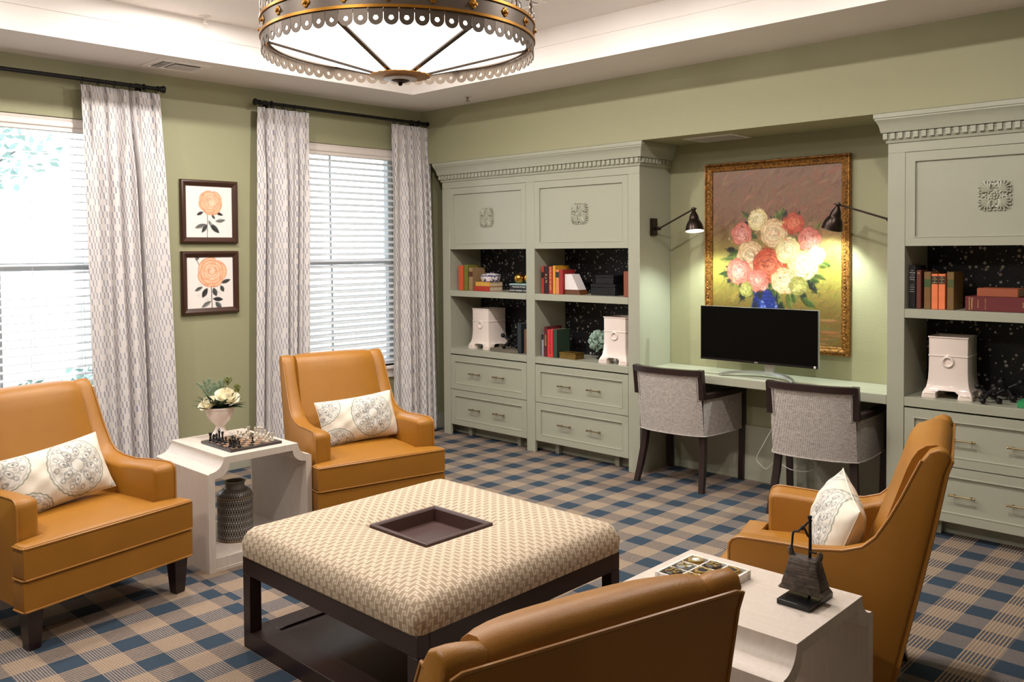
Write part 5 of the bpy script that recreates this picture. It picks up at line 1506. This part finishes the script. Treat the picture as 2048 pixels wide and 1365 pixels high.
def make_bluebox():
    t = thing('porcelain_box', 'blue and white porcelain box on the yellow book', 'box', (-5.165, 5.155, S1 + .0764))
    m, tt, b = base_mat('blue_willow_glaze'); co = tt.coords(); n = tt.noise(co, 45, 4); s = tt.sep(co)
    band = tt.m('COMPARE', s[2], .051, .004); band2 = tt.m('LESS_THAN', s[2], .004)
    k = tt.m('MAXIMUM', tt.m('MAXIMUM', tt.m('GREATER_THAN', n, .58), band), band2)
    tt.put(b.inputs['Base Color'], tt.mix(k, lin((226, 214, 212)), lin((44, 50, 112)))); b.inputs['Roughness'].default_value = .15
    bm = BM(); add_lathe(bm, [(.070, 0), (.074, .004), (.082, .03), (.086, .047), (.084, .049)], 8); obj('base', bm, m, t, angle=30)
    bm = BM(); add_lathe(bm, [(.086, .0495), (.087, .055), (.066, .066), (.03, .073), (.008, .075), (.006, .08), (.001, .082)], 8); obj('lid', bm, m, t, angle=30)
make_bluebox()
book_flat(-4.885, -4.672, S1, .030, .17, (26, 26, 28), 'black book at the bottom of the stack under the gold orbs', titles=(('ISLAND GARDENS  ATLAS', .0, .017, M_PWHITE, 0),), group=G1)
book_flat(-4.880, -4.672, S1 + .0302, .028, .165, (30, 32, 34), 'middle black book of the stack under the gold orbs', titles=(('THE BOOK OF ISLES', .0, .016, M_PWHITE, 0),), group=G1)
book_flat(-4.882, -4.672, S1 + .0584, .012, .168, (150, 180, 178), 'thin pale blue book on top of the black ones', group=G1)
for x, y, r, lab in ((-4.82, 5.14, .042, 'left gold orb on the stack of black books'), (-4.735, 5.17, .046, 'right gold orb, half hidden by the bookcase divider')):
    bm = BM(); bmesh.ops.create_uvsphere(bm, u_segments=24, v_segments=14, radius=r); o = tag(obj('gold_orb', bm, M_GOLD), lab, 'ornament', 'gold orbs'); o.location = (x, y, S1 + .0706 + r)
book_upright(-4.530, -4.501, S1, .214, .15, (160, 52, 34), 'red book with a black label, leftmost on its shelf', band=(26, 22, 20), band_z=.68, group=G2)
book_upright(-4.499, -4.456, S1, .214, .15, (28, 24, 24), 'black book with gold lettering between two red books', title='R. J. M.', group=G2, tsize=.026)
book_upright(-4.453, -4.413, S1, .214, .15, (176, 34, 36), 'bright red book with tall gold title', title='SCRUPLES OF KIRK', group=G2, tsize=.022)
book_upright(-4.410, -4.383, S1, .220, .16, (206, 150, 44), 'yellow book right of the bright red one', group=G2)
book_upright(-4.381, -4.346, S1, .188, .14, (214, 128, 80), 'orange book with a black label at its head', band=(30, 26, 24), band_z=.80, group=G2)
book_upright(-4.344, -4.306, S1, .190, .145, (150, 34, 28), 'dark red book leaning against the white bookend', group=G2)
def make_bookend():
    t = thing('wedge_bookend', 'white wedge bookend on a brown wooden block', 'bookend', (-4.225, 5.10, S1))
    wd_ = mat('brown_wood_block', (98, 58, 30), .4, var=.2, vscale=20)
    bm = BM(); add_prism(bm, [(-.078, 0), (.075, 0), (.058, .036), (-.078, .036)], lambda a, b_, d: (a, d, b_), 0, .10, .0015, 1); obj('block', bm, wd_, t)
    bm = BM(); add_prism(bm, [(-.078, .0365), (.056, .0365), (-.012, .155), (-.078, .155)], lambda a, b_, d: (a, d, b_), .002, .098, .001, 1); obj('wedge', bm, mat('chalk_white_stone', (226, 216, 214), .6), t)
make_bookend()
def make_blackbox(x0, x1, y0, y1, z0, z1, lab):
    t = thing('black_box', lab, 'box', ((x0 + x1) / 2, (y0 + y1) / 2, z0), 0, 'stacked black boxes'); hx, hy, h = (x1 - x0) / 2, (y1 - y0) / 2, z1 - z0
    bm = BM(); add_box(bm, -hx + .002, hx - .002, -hy + .002, hy - .002, 0, h * .7, .002, 1); obj('body', bm, M_BLACK, t)
    bm = BM(); add_box(bm, -hx, hx, -hy, hy, h * .7 + .001, h, .002, 1); obj('lid', bm, M_BLACK, t)
make_blackbox(-4.075, -3.845, 5.13, 5.30, S1, S1 + .085, 'lower black box of the pair on the upper shelf')
make_blackbox(-4.045, -3.875, 5.15, 5.28, S1 + .0852, S1 + .152, 'smaller black box on top of the other')
book_upright(-3.715, -3.66, S1, .185, .15, (128, 70, 48), 'brown patterned book at the right end of its shelf', yf=5.06, group=G2)

def make_urn(loc, rz, label):
    t = thing('square_urn', label, 'urn', loc, rz, 'square white urns')
    bm = BM(); loops = []
    for w, z in ((.1195, .045), (.113, .055), (.108, .075), (.1035, .105), (.101, .15), (.100, .232), (.1030, .234), (.1030, .240), (.100, .242), (.1005, .335), (.1045, .337), (.1045, .344), (.097, .344), (.094, .32), (.094, .2)):
        loops.append([(x, y, z) for x, y in rounded_rect(-w, w, -w, w, .006, 2)])
    loft(bm, loops, True); obj('body', bm, M_PORC, t, angle=40)
    for sx in (-1, 1):
        for sy in (-1, 1):
            bm = BM(); a = .0
            loops = []
            for w0, w1, z in ((.055, .128, 0), (.055, .130, .006), (.058, .126, .030), (.045, .121, .040), (.03, .118, .048)):
                xa, xb = sorted((sx * w0, sx * w1)); ya, yb2 = sorted((sy * w0, sy * w1))
                loops.append([(x, y, z) for x, y in rounded_rect(xa, xb, ya, yb2, .005, 2)])
            loft(bm, loops, True)
            for ax in (0, 1):
                p = (sx * .093, sy * .128) if ax == 0 else (sx * .128, sy * .093)
                M = Matrix.Rotation(PI / 2, 3, 'X') if ax == 0 else Matrix.Rotation(PI / 2, 3, 'Y')
                add_tube(bm, [(p[0] + (.022 * c if ax == 0 else 0), p[1] + (.022 * c if ax else 0), .017 + .008 * s_) for c, s_ in ((-1, -1), (1, -1), (1, 1), (-1, 1), (-1, 0), (.4, 0))], .0022, 5)
            obj('foot', bm, M_PORC, t, angle=40)
    for a in (0, PI):
        R = Matrix.Rotation(a, 3, 'Z'); bm = BM()
        add_tube(bm, [R @ Vector((.026 * math.cos(q), -.104, .205 + .026 * math.sin(q))) for q in [2 * PI * k / 22 for k in range(22)]], .0062, 8, closed=True)
        add_lathe(bm, [(.012, -.004), (.012, .006), (.006, .01)], 10, R @ Vector((0, -.098, .235)), R @ Matrix.Rotation(PI / 2, 3, 'X'))
        obj('ring_handle', bm, M_PORC, t)
    return t
make_urn((-5.256, 5.222, S2), math.radians(-2), 'square white urn with ring handles on the lower left shelf')
make_urn((-3.815, 5.185, S2), math.radians(-1), 'square white urn at the right end of the left bookcase, beside the paper flower')
make_urn((-1.555, 5.215, S2), math.radians(3), 'square white urn on the right bookcase')

def jack_bm(s):
    bm = BM()
    dirs = [Vector(d).normalized() for d in ((1, .15, .05), (-.1, 1, .1), (.05, -.1, 1))]
    for d in dirs:
        add_tube(bm, [-d * s, -d * s * .5, Vector((0, 0, 0)), d * s * .5, d * s], [s * .11, s * .13, s * .2, s * .13, s * .11], 8)
        for k in (-1, 1): bmesh.ops.create_uvsphere(bm, u_segments=12, v_segments=8, radius=s * .26, matrix=Matrix.Translation(d * s * k))
    return bm
def make_jack(loc, s, rot, label):
    o = tag(obj('jack_sculpture', jack_bm(s), M_IRON, angle=60), label, 'sculpture', 'black iron jacks'); o.rotation_euler = rot
    bpy.context.view_layer.update()
    m = o.matrix_world.to_3x3(); zmin = min((m @ v.co).z for v in o.data.vertices)
    o.location = (loc[0], loc[1], loc[2] - zmin)
book_flat(-5.10, -4.80, S2, .024, .15, (104, 94, 80), 'grey brown book lying under the black jack', yf=5.075, group=G5)
make_jack((-4.95, 5.16, S2 + .0242), .075, (.62, .75, .3), 'black iron jack on the grey brown book, lower left shelf')
book_upright(-4.808, -4.762, S2, .245, .17, (34, 42, 46), 'dark teal book standing on the lower left shelf', yf=5.10, group=G5)
book_upright(-4.742, -4.690, S2, .200, .15, (112, 78, 56), 'brown book half hidden by the bookcase divider', yf=5.11, group=G5)
book_upright(-4.528, -4.506, S2, .180, .15, (150, 146, 160), 'lavender book with a dark label, leftmost on the lower shelf', yf=5.083, band=(36, 30, 30), band_z=.86, group=G3)
book_upright(-4.504, -4.470, S2, .236, .17, (86, 26, 26), 'maroon book between the lavender and red books', title='VOYAGES', group=G3, tsize=.02)
book_upright(-4.467, -4.407, S2, .216, .15, (206, 44, 44), 'bright red book beside the dark green one', yf=5.08, title='THE DISTANT SHORE', group=G3, tsize=.02, tcol=mat('dark_red_lettering', (110, 20, 20), .6))
book_upright(-4.405, -4.364, S2, .222, .15, (40, 60, 44), 'dark green book behind the brass box', yf=5.08, group=G3)
def make_brassbox():
    t = thing('brass_box', 'small brass box in front of the green book', 'box', (-4.262, 5.13, S2), math.radians(-4)); bm_ = mat('aged_brass', (128, 98, 42), .35, .7, var=.25, vscale=30)
    bm = BM(); add_box(bm, -.085, .085, -.05, .05, 0, .036, .002, 1); obj('body', bm, bm_, t)
    bm = BM(); add_box(bm, -.088, .088, -.053, .053, .0365, .048, .003, 2); obj('lid', bm, bm_, t)
make_brassbox()
def make_ruffle():
    t = thing('paper_flower', 'pale green ruffled flower sculpture on a dark stem behind the white urn', 'ornament', (-4.08, 5.25, S2)); rnd = random.Random(12)
    m = mat('pale_green_ruffle', (150, 172, 156), .5, var=.1, vscale=20)
    bm = BM(); add_lathe(bm, [(.03, 0), (.03, .006), (.012, .012), (.012, .06), (.03, .075)], 16); obj('stem', bm, M_BLACK, t)
    C = Vector((0, 0, .135))
    for k in range(34):
        ga = k * 2.39996; zz = 1 - 1.85 * (k + .5) / 34; rr = math.sqrt(max(0, 1 - zz * zz)); d = Vector((rr * math.cos(ga), rr * math.sin(ga), zz))
        q = Vector((0, 0, 1)).rotation_difference(d).to_matrix() @ Matrix.Rotation(rnd.uniform(0, 6), 3, 'Z')
        bm = BM(); V = []
        for j in range(5):
            row = []
            for i in range(13):
                a = -1.5 + 3.0 * i / 12; r = .012 + .034 * j / 4
                wv = .010 * math.sin(a * 5 + k) * (j / 4) ** 1.5
                p = Vector((r * math.cos(a), r * math.sin(a), .050 + .022 * (j / 4) ** 2 + wv)); row.append(bm.verts.new(C + q @ p))
            V.append(row)
        for j in range(4):
            for i in range(12): bm.faces.new((V[j][i], V[j][i + 1], V[j + 1][i + 1], V[j + 1][i]))
        o = obj('petal', bm, m, t, angle=80); sm = o.modifiers.new('thickness', 'SOLIDIFY'); sm.thickness = .0018
    bm = BM(); bmesh.ops.create_uvsphere(bm, u_segments=16, v_segments=10, radius=.055, matrix=Matrix.Translation(C)); obj('core', bm, m, t)
make_ruffle()
# right bookcase
tt_ = book_upright(-1.748, -1.714, S1, .242, .17, (24, 22, 26), 'black book with white title, leftmost on the right bookcase', group=G4)
for i, (s, sz) in enumerate((('The', .009), ('World', .0115), ('of the', .008), ('Short', .0115), ('Story', .0115), ('-', .008), ('Fiction', .007), ('Edited by', .007), ('Collins', .008), ('Fadiman', .008))):
    text('lettering', s, sz, M_PWHITE, tt_, (0, -.0041, .214 - i * .0125 - (.006 if i > 4 else 0)), (PI / 2, 0, 0))
book_upright(-1.709, -1.683, S1, .216, .15, (98, 44, 28), 'narrow red brown book beside the black one', title='W', vert=False, group=G4, band_z=.92, tsize=.012)
book_upright(-1.668, -1.631, S1, .208, .15, (112, 80, 36), 'olive brown book with a green label left of the orange pair', band=(52, 76, 34), band_z=.70, group=G4)
for xa, xb, lab, sh in ((-1.629, -1.594, 'left orange book of the pair with black labels', 0), (-1.592, -1.557, 'right orange book of the pair with black labels', .0)):
    b_ = book_upright(xa, xb, S1, .196, .14, (224, 118, 70), lab, band=(24, 22, 18), band_z=.83, group=G4)
    for i, s in enumerate(('The', 'Travels', 'of', 'Marco')): text('lettering', s, .0085, M_PINT, b_, (0, -.0041, .196 * .83 + .014 - i * .0095), (PI / 2, 0, 0))
book_upright(-1.548, -1.512, S1, .208, .16, (112, 82, 38), 'olive brown book at the right end of the upright row', band=(72, 78, 36), band_z=.70, group=G4)
book_flat(-1.456, -1.12, S1, .078, .2, (98, 26, 30), 'thick dark red book lying on the right bookcase shelf', yf=5.085, group=G4,
          titles=(('THE ANNOTATED', -.147, .0085, M_PINT, PI / 2), ('Shakespeare', -.133, .0125, M_PINT, PI / 2), ('The Comedies', -.103, .0075, M_PINT, PI / 2), ('EDITED BY A. L. ROWSE', -.068, .0055, M_PINT, PI / 2), ('POTTER', .11, .008, M_PINT, PI / 2)))
book_flat(-1.402, -1.205, S1 + .0782, .044, .15, (150, 76, 44), 'rust brown book lying on the thick dark red one', yf=5.10, group=G4)
make_jack((-1.345, 5.11, S2), .062, (.62, .75, .2), 'black iron jack beside the urn on the right bookcase')
make_jack((-1.295, 5.27, S2), .075, (.62, .75, 1.2), 'larger black iron jack near the green book, right bookcase')
book_flat(-1.198, -.95, S2, .032, .18, (40, 140, 84), 'green book lying on the right bookcase counter, cut by the picture edge', yf=5.07)

# ------------------------------------------------------------------ chandelier
def make_chandelier():
    C = (-2.68, 2.18, 2.352); R = .526; NS = 64
    t = thing('drum_chandelier', 'round pewter and gilt chandelier with a glowing faceted glass bowl', 'chandelier', C)
    glow = mat('lit_white_glass', (255, 246, 232), .4, emit=BOWL_EMIT)
    def band(r0, r1, z0, z1, mt_, nm, seg=96):
        bm = BM(); loops = [[(r * math.cos(2 * PI * k / seg), r * math.sin(2 * PI * k / seg), z) for k in range(seg)] for r, z in ((r0, z0), (r1, z0), (r1, z1), (r0, z1))]
        loft(bm, loops, True, wrap=True); return obj(nm, bm, mt_, t, angle=40)
    band(R - .003, R + .001, .062, .126, M_PEWTER, 'drum_band')
    band(R - .004, R + .007, .058, .068, M_ORMOLU, 'trim_ring'); band(R - .004, R + .007, .120, .130, M_ORMOLU, 'trim_ring')
    # scallop pendants with holes
    w = 2 * PI * R / NS; hw = w * .485; L = .064; hole = .0088; zc = hw + .0005
    n = 12
    bm = BM()
    arc = [(hw * math.cos(a), zc + hw * math.sin(a)) for a in [PI + PI * k / n for k in range(n + 1)]]
    out = [(-hw, L)] + arc + [(hw, L)]
    m = len(out)
    inn = []
    for (a, b_) in out:
        d = Vector((a, b_ - zc)); d.normalize(); inn.append((d.x * hole, zc + d.y * hole))
    th = .0016
    for sgn in (0, 1):
        pass
    def vv(p, d): return bm.verts.new((p[0], d, p[1]))
    F = [[vv(p, -th) for p in out], [vv(p, -th) for p in inn], [vv(p, th) for p in inn], [vv(p, th) for p in out]]
    for a in range(4):
        A_, B_ = F[a], F[(a + 1) % 4]
        for k in range(m): 
            q = (k + 1) % m
            bm.faces.new((A_[k], A_[q], B_[q], B_[k]))
    s0 = obj('scallop', bm, M_PEWTER, t, smooth=False); first = True
    for k in range(NS):
        s = s0 if first else s0.copy()
        if not first: COL.objects.link(s)
        first = False; a = 2 * PI * (k + .5) / NS; s.location = ((R - .001) * math.cos(a), (R - .001) * math.sin(a), 0); s.rotation_euler = (0, 0, a + PI / 2)
    # rosettes
    bm = BM()
    for k in range(4):
        a = k * PI / 2; add_lathe(bm, [(.0088, 0), (.0088, .003), (.006, .004)], 10, (.0085 * math.cos(a), 0, .0085 * math.sin(a)), Matrix.Rotation(PI / 2, 3, 'X'))
    add_lathe(bm, [(.0075, .003), (.0075, .008), (.004, .012), (.0005, .0125)], 10, (0, 0, 0), Matrix.Rotation(PI / 2, 3, 'X'))
    r0 = obj('rosette', bm, M_ORMOLU, t, angle=40); first = True
    for k in range(22):
        s = r0 if first else r0.copy()
        if not first: COL.objects.link(s)
        first = False; a = 2 * PI * (k + .35) / 22; s.location = ((R + .001) * math.cos(a), (R + .001) * math.sin(a), .094); s.rotation_euler = (0, 0, a + PI / 2)
    # cresting
    bm = BM()
    for pts, r in (([(0, 0, 0), (0, 0, .07), (0, 0, .085)], [.005, .004, .001]), ([(0, 0, .035), (.012, 0, .05), (.02, 0, .045), (.021, 0, .036)], [.004, .005, .004, .002]), ([(0, 0, .035), (-.012, 0, .05), (-.02, 0, .045), (-.021, 0, .036)], [.004, .005, .004, .002]),
                  ([(-.035, 0, 0), (-.03, 0, .02), (-.016, 0, .026), (0, 0, .018), (.016, 0, .026), (.03, 0, .02), (.035, 0, 0)], .003)):
        add_tube(bm, pts, r, 6)
    c0 = obj('cresting', bm, M_PEWTER, t); first = True
    for k in range(22):
        s = c0 if first else c0.copy()
        if not first: COL.objects.link(s)
        first = False; a = 2 * PI * (k + .85) / 22; s.location = (R * math.cos(a), R * math.sin(a), .13); s.rotation_euler = (0, 0, a + PI / 2)
    # faceted bowl: six glass panels on ribs
    a0 = math.atan2(-.776, .631) * 0 + math.atan2(.631, -.776) + PI    # towards the viewer
    a0 = math.atan2(-2.18, 2.68)
    angs = [a0 + math.radians(-27 + 60 * k) for k in range(6)]
    Rb, zr, rp, zp = .500, .056, .075, -.060
    for k in range(6):
        a, b_ = angs[k], angs[(k + 1) % 6]
        if b_ < a: b_ += 2 * PI
        bm = BM(); V = []
        for j in range(7):
            q = j / 6; r = Rb + (rp - Rb) * q; z = zr + (zp - zr) * q
            V.append([bm.verts.new(((r - .004 * 0) * math.cos(a + (b_ - a) * i / 6), r * math.sin(a + (b_ - a) * i / 6), z)) for i in range(7)])
        for j in range(6):
            for i in range(6): bm.faces.new((V[j][i], V[j][i + 1], V[j + 1][i + 1], V[j + 1][i]))
        obj('glass_panel', bm, glow, t, angle=60)
        bm = BM(); add_bar(bm, [((Rb + .012 + (rp - Rb - .012) * q) * math.cos(a), (Rb + .012 + (rp - Rb - .012) * q) * math.sin(a), zr + (zp - zr) * q - .003) for q in [j / 8 for j in range(9)]], .019, .007); obj('rib', bm, M_BRONZE, t)
    band(Rb - .002, Rb + .012, zr - .006, zr + .004, M_PEWTER, 'bowl_rim')
    bm = BM(); add_lathe(bm, [(Rb - .01, zr + .012), (.3, zr + .02), (.02, zr + .024)], 48); obj('reflector_pan', bm, M_WHITEPLASTIC, t)
    for k in range(4):  # unseen uplights added inside the drum to brighten the tray ceiling
        a = a0 + PI / 4 + k * PI / 2; p = (.22 * math.cos(a), .22 * math.sin(a))
        bm = BM(); add_lathe(bm, [(.012, zr + .018), (.012, zr + .024), (.002, zr + .026)], 14, (p[0] * .8, p[1] * .8, 0)); obj('bulb', bm, mat('added_uplight_glow', (255, 246, 232), .4, emit=6.0), t)
        ld = bpy.data.lights.new('added_uplight', 'POINT'); ld.energy = UPLIGHT_POWER / 4; ld.color = (1, .96, .91); ld.shadow_soft_size = .03
        lo = bpy.data.objects.new('added_uplight', ld); COL.objects.link(lo); lo.parent = t; lo.location = (p[0], p[1], zr + .036)
    # bottom plate and finial
    bm = BM(); n = 22; loops = []
    for zz, f in ((-.060, .6), (-.0635, 1.0), (-.067, 1.0), (-.073, .62)):
        lp = []
        for k in range(n * 6):
            th_ = 2 * PI * k / (n * 6); r = .112 * f * (1 + (.075 * abs(math.cos(th_ * n / 2)) if f == 1.0 else 0)); lp.append((r * math.cos(th_), r * math.sin(th_), zz))
        loops.append(lp)
    loft(bm, loops, True); obj('petal_plate', bm, M_ORMOLU, t, angle=30)
    bm = BM(); add_lathe(bm, [(.066, -.072), (.066, -.078), (.034, -.083), (.030, -.083)], 32); obj('glass_collar', bm, mat('frosted_collar', (214, 214, 220), .3), t)
    bm = BM(); add_lathe(bm, [(.034, -.078), (.036, -.084), (.026, -.089), (.010, -.092), (.009, -.098), (.005, -.103), (.001, -.104)], 24); obj('finial', bm, M_BRONZE, t)
    for k in range(3):
        a = a0 + 2 * PI * k / 3 + .6
        bm = BM(); add_tube(bm, [(R * .98 * math.cos(a), R * .98 * math.sin(a), .126), (.03 * math.cos(a), .03 * math.sin(a), .62)], .004, 6); obj('hanging_rod', bm, M_PEWTER, t)
    bm = BM(); add_lathe(bm, [(.07, TZ - C[2] - .001), (.07, TZ - C[2] - .02), (.035, TZ - C[2] - .05), (.02, .60), (.001, .60)], 24); obj('canopy', bm, M_PEWTER, t)
make_chandelier()

# ------------------------------------------------------------------ ceiling fittings
def make_can(x, y, label):
    t = thing('recessed_downlight', label, 'ceiling light', (x, y, TZ), 0, 'recessed downlights')
    bm = BM(); add_lathe(bm, [(.082, -.001), (.08, -.006), (.064, -.004), (.058, -.001)], 32); obj('trim_ring', bm, M_WHITEPLASTIC, t)
    bm = BM(); add_lathe(bm, [(.058, -.002), (.02, -.0025), (.002, -.0025)], 24); obj('lens', bm, mat('lit_lens', (255, 236, 214), .4, emit=8.0), t)
    ld = bpy.data.lights.new('downlight_beam', 'AREA'); ld.shape = 'DISK'; ld.size = .11; ld.energy = CAN_POWER; ld.color = CAN_COLOR
    lo = bpy.data.objects.new('downlight_beam', ld); COL.objects.link(lo); lo.parent = t; lo.location = (0, 0, -.012)
for k, (x, y) in enumerate(CANS):
    make_can(x, y, ['recessed downlight glowing at the top edge of the picture', 'unseen downlight added above the left foreground armchair to light the window wall', 'recessed downlight hidden behind the chandelier, near the room corner',
                    'recessed downlight in the tray ceiling, before the desk niche', 'recessed downlight in the tray ceiling, before the right bookcase', 'unseen downlight added on the camera side to light the cabinets, left of the pair', 'unseen downlight added on the camera side to light the cabinets, right of the pair'][k])

def make_vent(name, label, c, hx, hy, slots, frame_mat, rz=0.0):
    t = thing(name, label, 'vent', c, rz)
    bm = BM(); loops = [[(sx * (hx - i), sy * (hy - i), z) for sx, sy in ((-1, -1), (1, -1), (1, 1), (-1, 1))] for i, z in ((0, 0), (0, -.004), (.012, -.009), (.03, -.009), (.034, -.003))]
    loft(bm, loops, True, True, True); obj('frame', bm, frame_mat, t, smooth=False)
    dk = mat('vent_shadow_grey', (40, 36, 34), .7)
    for (x0, x1, y0, y1, along) in slots:
        box('louvre_back', x0, x1, y0, y1, -.0075, -.0055, dk, t)
        n = max(4, int(((y1 - y0) if along == 'x' else (x1 - x0)) / .014))
        for k in range(n):
            if along == 'x': b = box('louvre', x0, x1, y0 + (k + .2) * (y1 - y0) / n, y0 + (k + .45) * (y1 - y0) / n, -.0105, -.0075, frame_mat, t)
            else: b = box('louvre', x0 + (k + .2) * (x1 - x0) / n, x0 + (k + .45) * (x1 - x0) / n, y0, y1, -.0105, -.0075, frame_mat, t)
    return t
make_vent('ceiling_vent', 'white ceiling vent in the lower ceiling above the left curtain', (-5.468, 2.592, CZ), .135, .178, ((-.095, -.005, -.125, -.07, 'x'), (.005, .095, -.125, -.07, 'x'), (-.075, .075, -.045, .125, 'y')), M_CEIL)
make_vent('soffit_grille', 'flat pale grille in the niche soffit above the painting', (-3.06, 5.235, SZ), .19, .13, ((-.15, .15, -.09, .09, 'x'),), mat('pale_grille', (198, 194, 182), .6))
make_vent('tray_vent', 'square white vent in the upper ceiling behind the chandelier', (-3.57, 3.76, TZ), .15, .15, ((-.11, .11, -.11, .11, 'x'),), M_CEIL)
def make_sprinkler(c, label, tall):
    t = thing('sprinkler_head', label, 'sprinkler', c, 0, 'ceiling sprinklers')
    bm = BM(); add_lathe(bm, [(.036, 0), (.034, -.004), (.02, -.006), (.012, -.006)], 24); obj('escutcheon', bm, M_WHITEPLASTIC, t)
    br = mat('sprinkler_metal', (120, 96, 84), .4, .5)
    bm = BM(); add_lathe(bm, [(.009, -.006), (.009, -.02)], 12); h = -.045 if tall else -.036
    for s in (-1, 1): add_tube(bm, [(s * .007, 0, -.02), (s * .011, 0, -.028), (0, 0, h)], .002, 5)
    add_lathe(bm, [(.002, h + .001), (.016, h), (.016, h - .002), (.002, h - .002)], 14); obj('nozzle', bm, br if not tall else M_WHITEPLASTIC, t)
make_sprinkler((-4.975, 4.722, CZ), 'small sprinkler head in the lower ceiling near the room corner', False)
make_sprinkler((-5.13, 2.62, TZ), 'white sprinkler head in the upper ceiling beside the downlight', True)

# ------------------------------------------------------------------ outdoors
M_GRASS = mat('pale_lawn', (136, 146, 136), .9, var=.3, vscale=3)
bm = BM(); add_box(bm, -40, WX - .25, -25, 30, -.4, -.3); g = obj('lawn_ground', bm, M_GRASS, smooth=False); g['kind'] = 'structure'
M_FOL = mat('shrub_leaf', (138, 160, 156), .6, var=.3, vscale=9)
M_BARK = mat('tree_bark', (96, 90, 88), .9, var=.3, vscale=12)
def leaf_cloud(bm, centers, n, size, rnd):
    for _ in range(n):
        c, r = rnd.choice(centers)
        v = Vector((rnd.gauss(0, 1), rnd.gauss(0, 1), rnd.gauss(0, 1))).normalized() * r * rnd.random() ** .4
        p = Vector(c) + v; a = Vector((rnd.gauss(0, 1), rnd.gauss(0, 1), rnd.gauss(0, 1))).normalized(); b_ = a.orthogonal().normalized(); s = size * rnd.uniform(.6, 1.2)
        bm.faces.new([bm.verts.new(p + q) for q in (a * s, b_ * s * .5, -a * s, -b_ * s * .5)])
rnd = random.Random(31)
for y, lab in ((.75, 'low shrub outside the near left window, left of its pair'), (2.55, 'low shrub outside the near left window, right of its pair')):
    t = thing('garden_shrub', lab, 'shrub', (-7.2, y, -.3), 0, 'shrubs outside the window')
    bm = BM(); leaf_cloud(bm, [((rnd.uniform(-.25, .25), rnd.uniform(-.5, .5), rnd.uniform(.3, .72)), .3) for _ in range(9)], 1500, .05, rnd); o = obj('foliage', bm, M_FOL, t, smooth=False, recalc=False); o['kind'] = 'stuff'
    bm = BM()
    for k in range(5): add_tube(bm, [(0, 0, 0), (rnd.uniform(-.2, .2), rnd.uniform(-.35, .35), .55)], [.02, .008], 5)
    obj('stem', bm, M_BARK, t)
t = thing('garden_tree', 'thin leafed tree outside, seen through the near left blind', 'tree', (-13.5, 2.6, -.3))
bm = BM(); add_tube(bm, [(0, 0, 0), (.1, .05, 1.5), (0, .2, 3.4)], [.14, .11, .06], 8)
cs = []
for k in range(9):
    a = k * 2.4; z = 1.6 + .25 * k; e = (math.cos(a) * 1.3, math.sin(a) * 1.5, z + .9); add_tube(bm, [(0.05, .1, z), e], [.05, .012], 5); cs.append((e, .55))
obj('trunk', bm, M_BARK, t)
bm = BM(); leaf_cloud(bm, cs, 620, .09, rnd); o = obj('foliage', bm, M_FOL, t, smooth=False, recalc=False); o['kind'] = 'stuff'
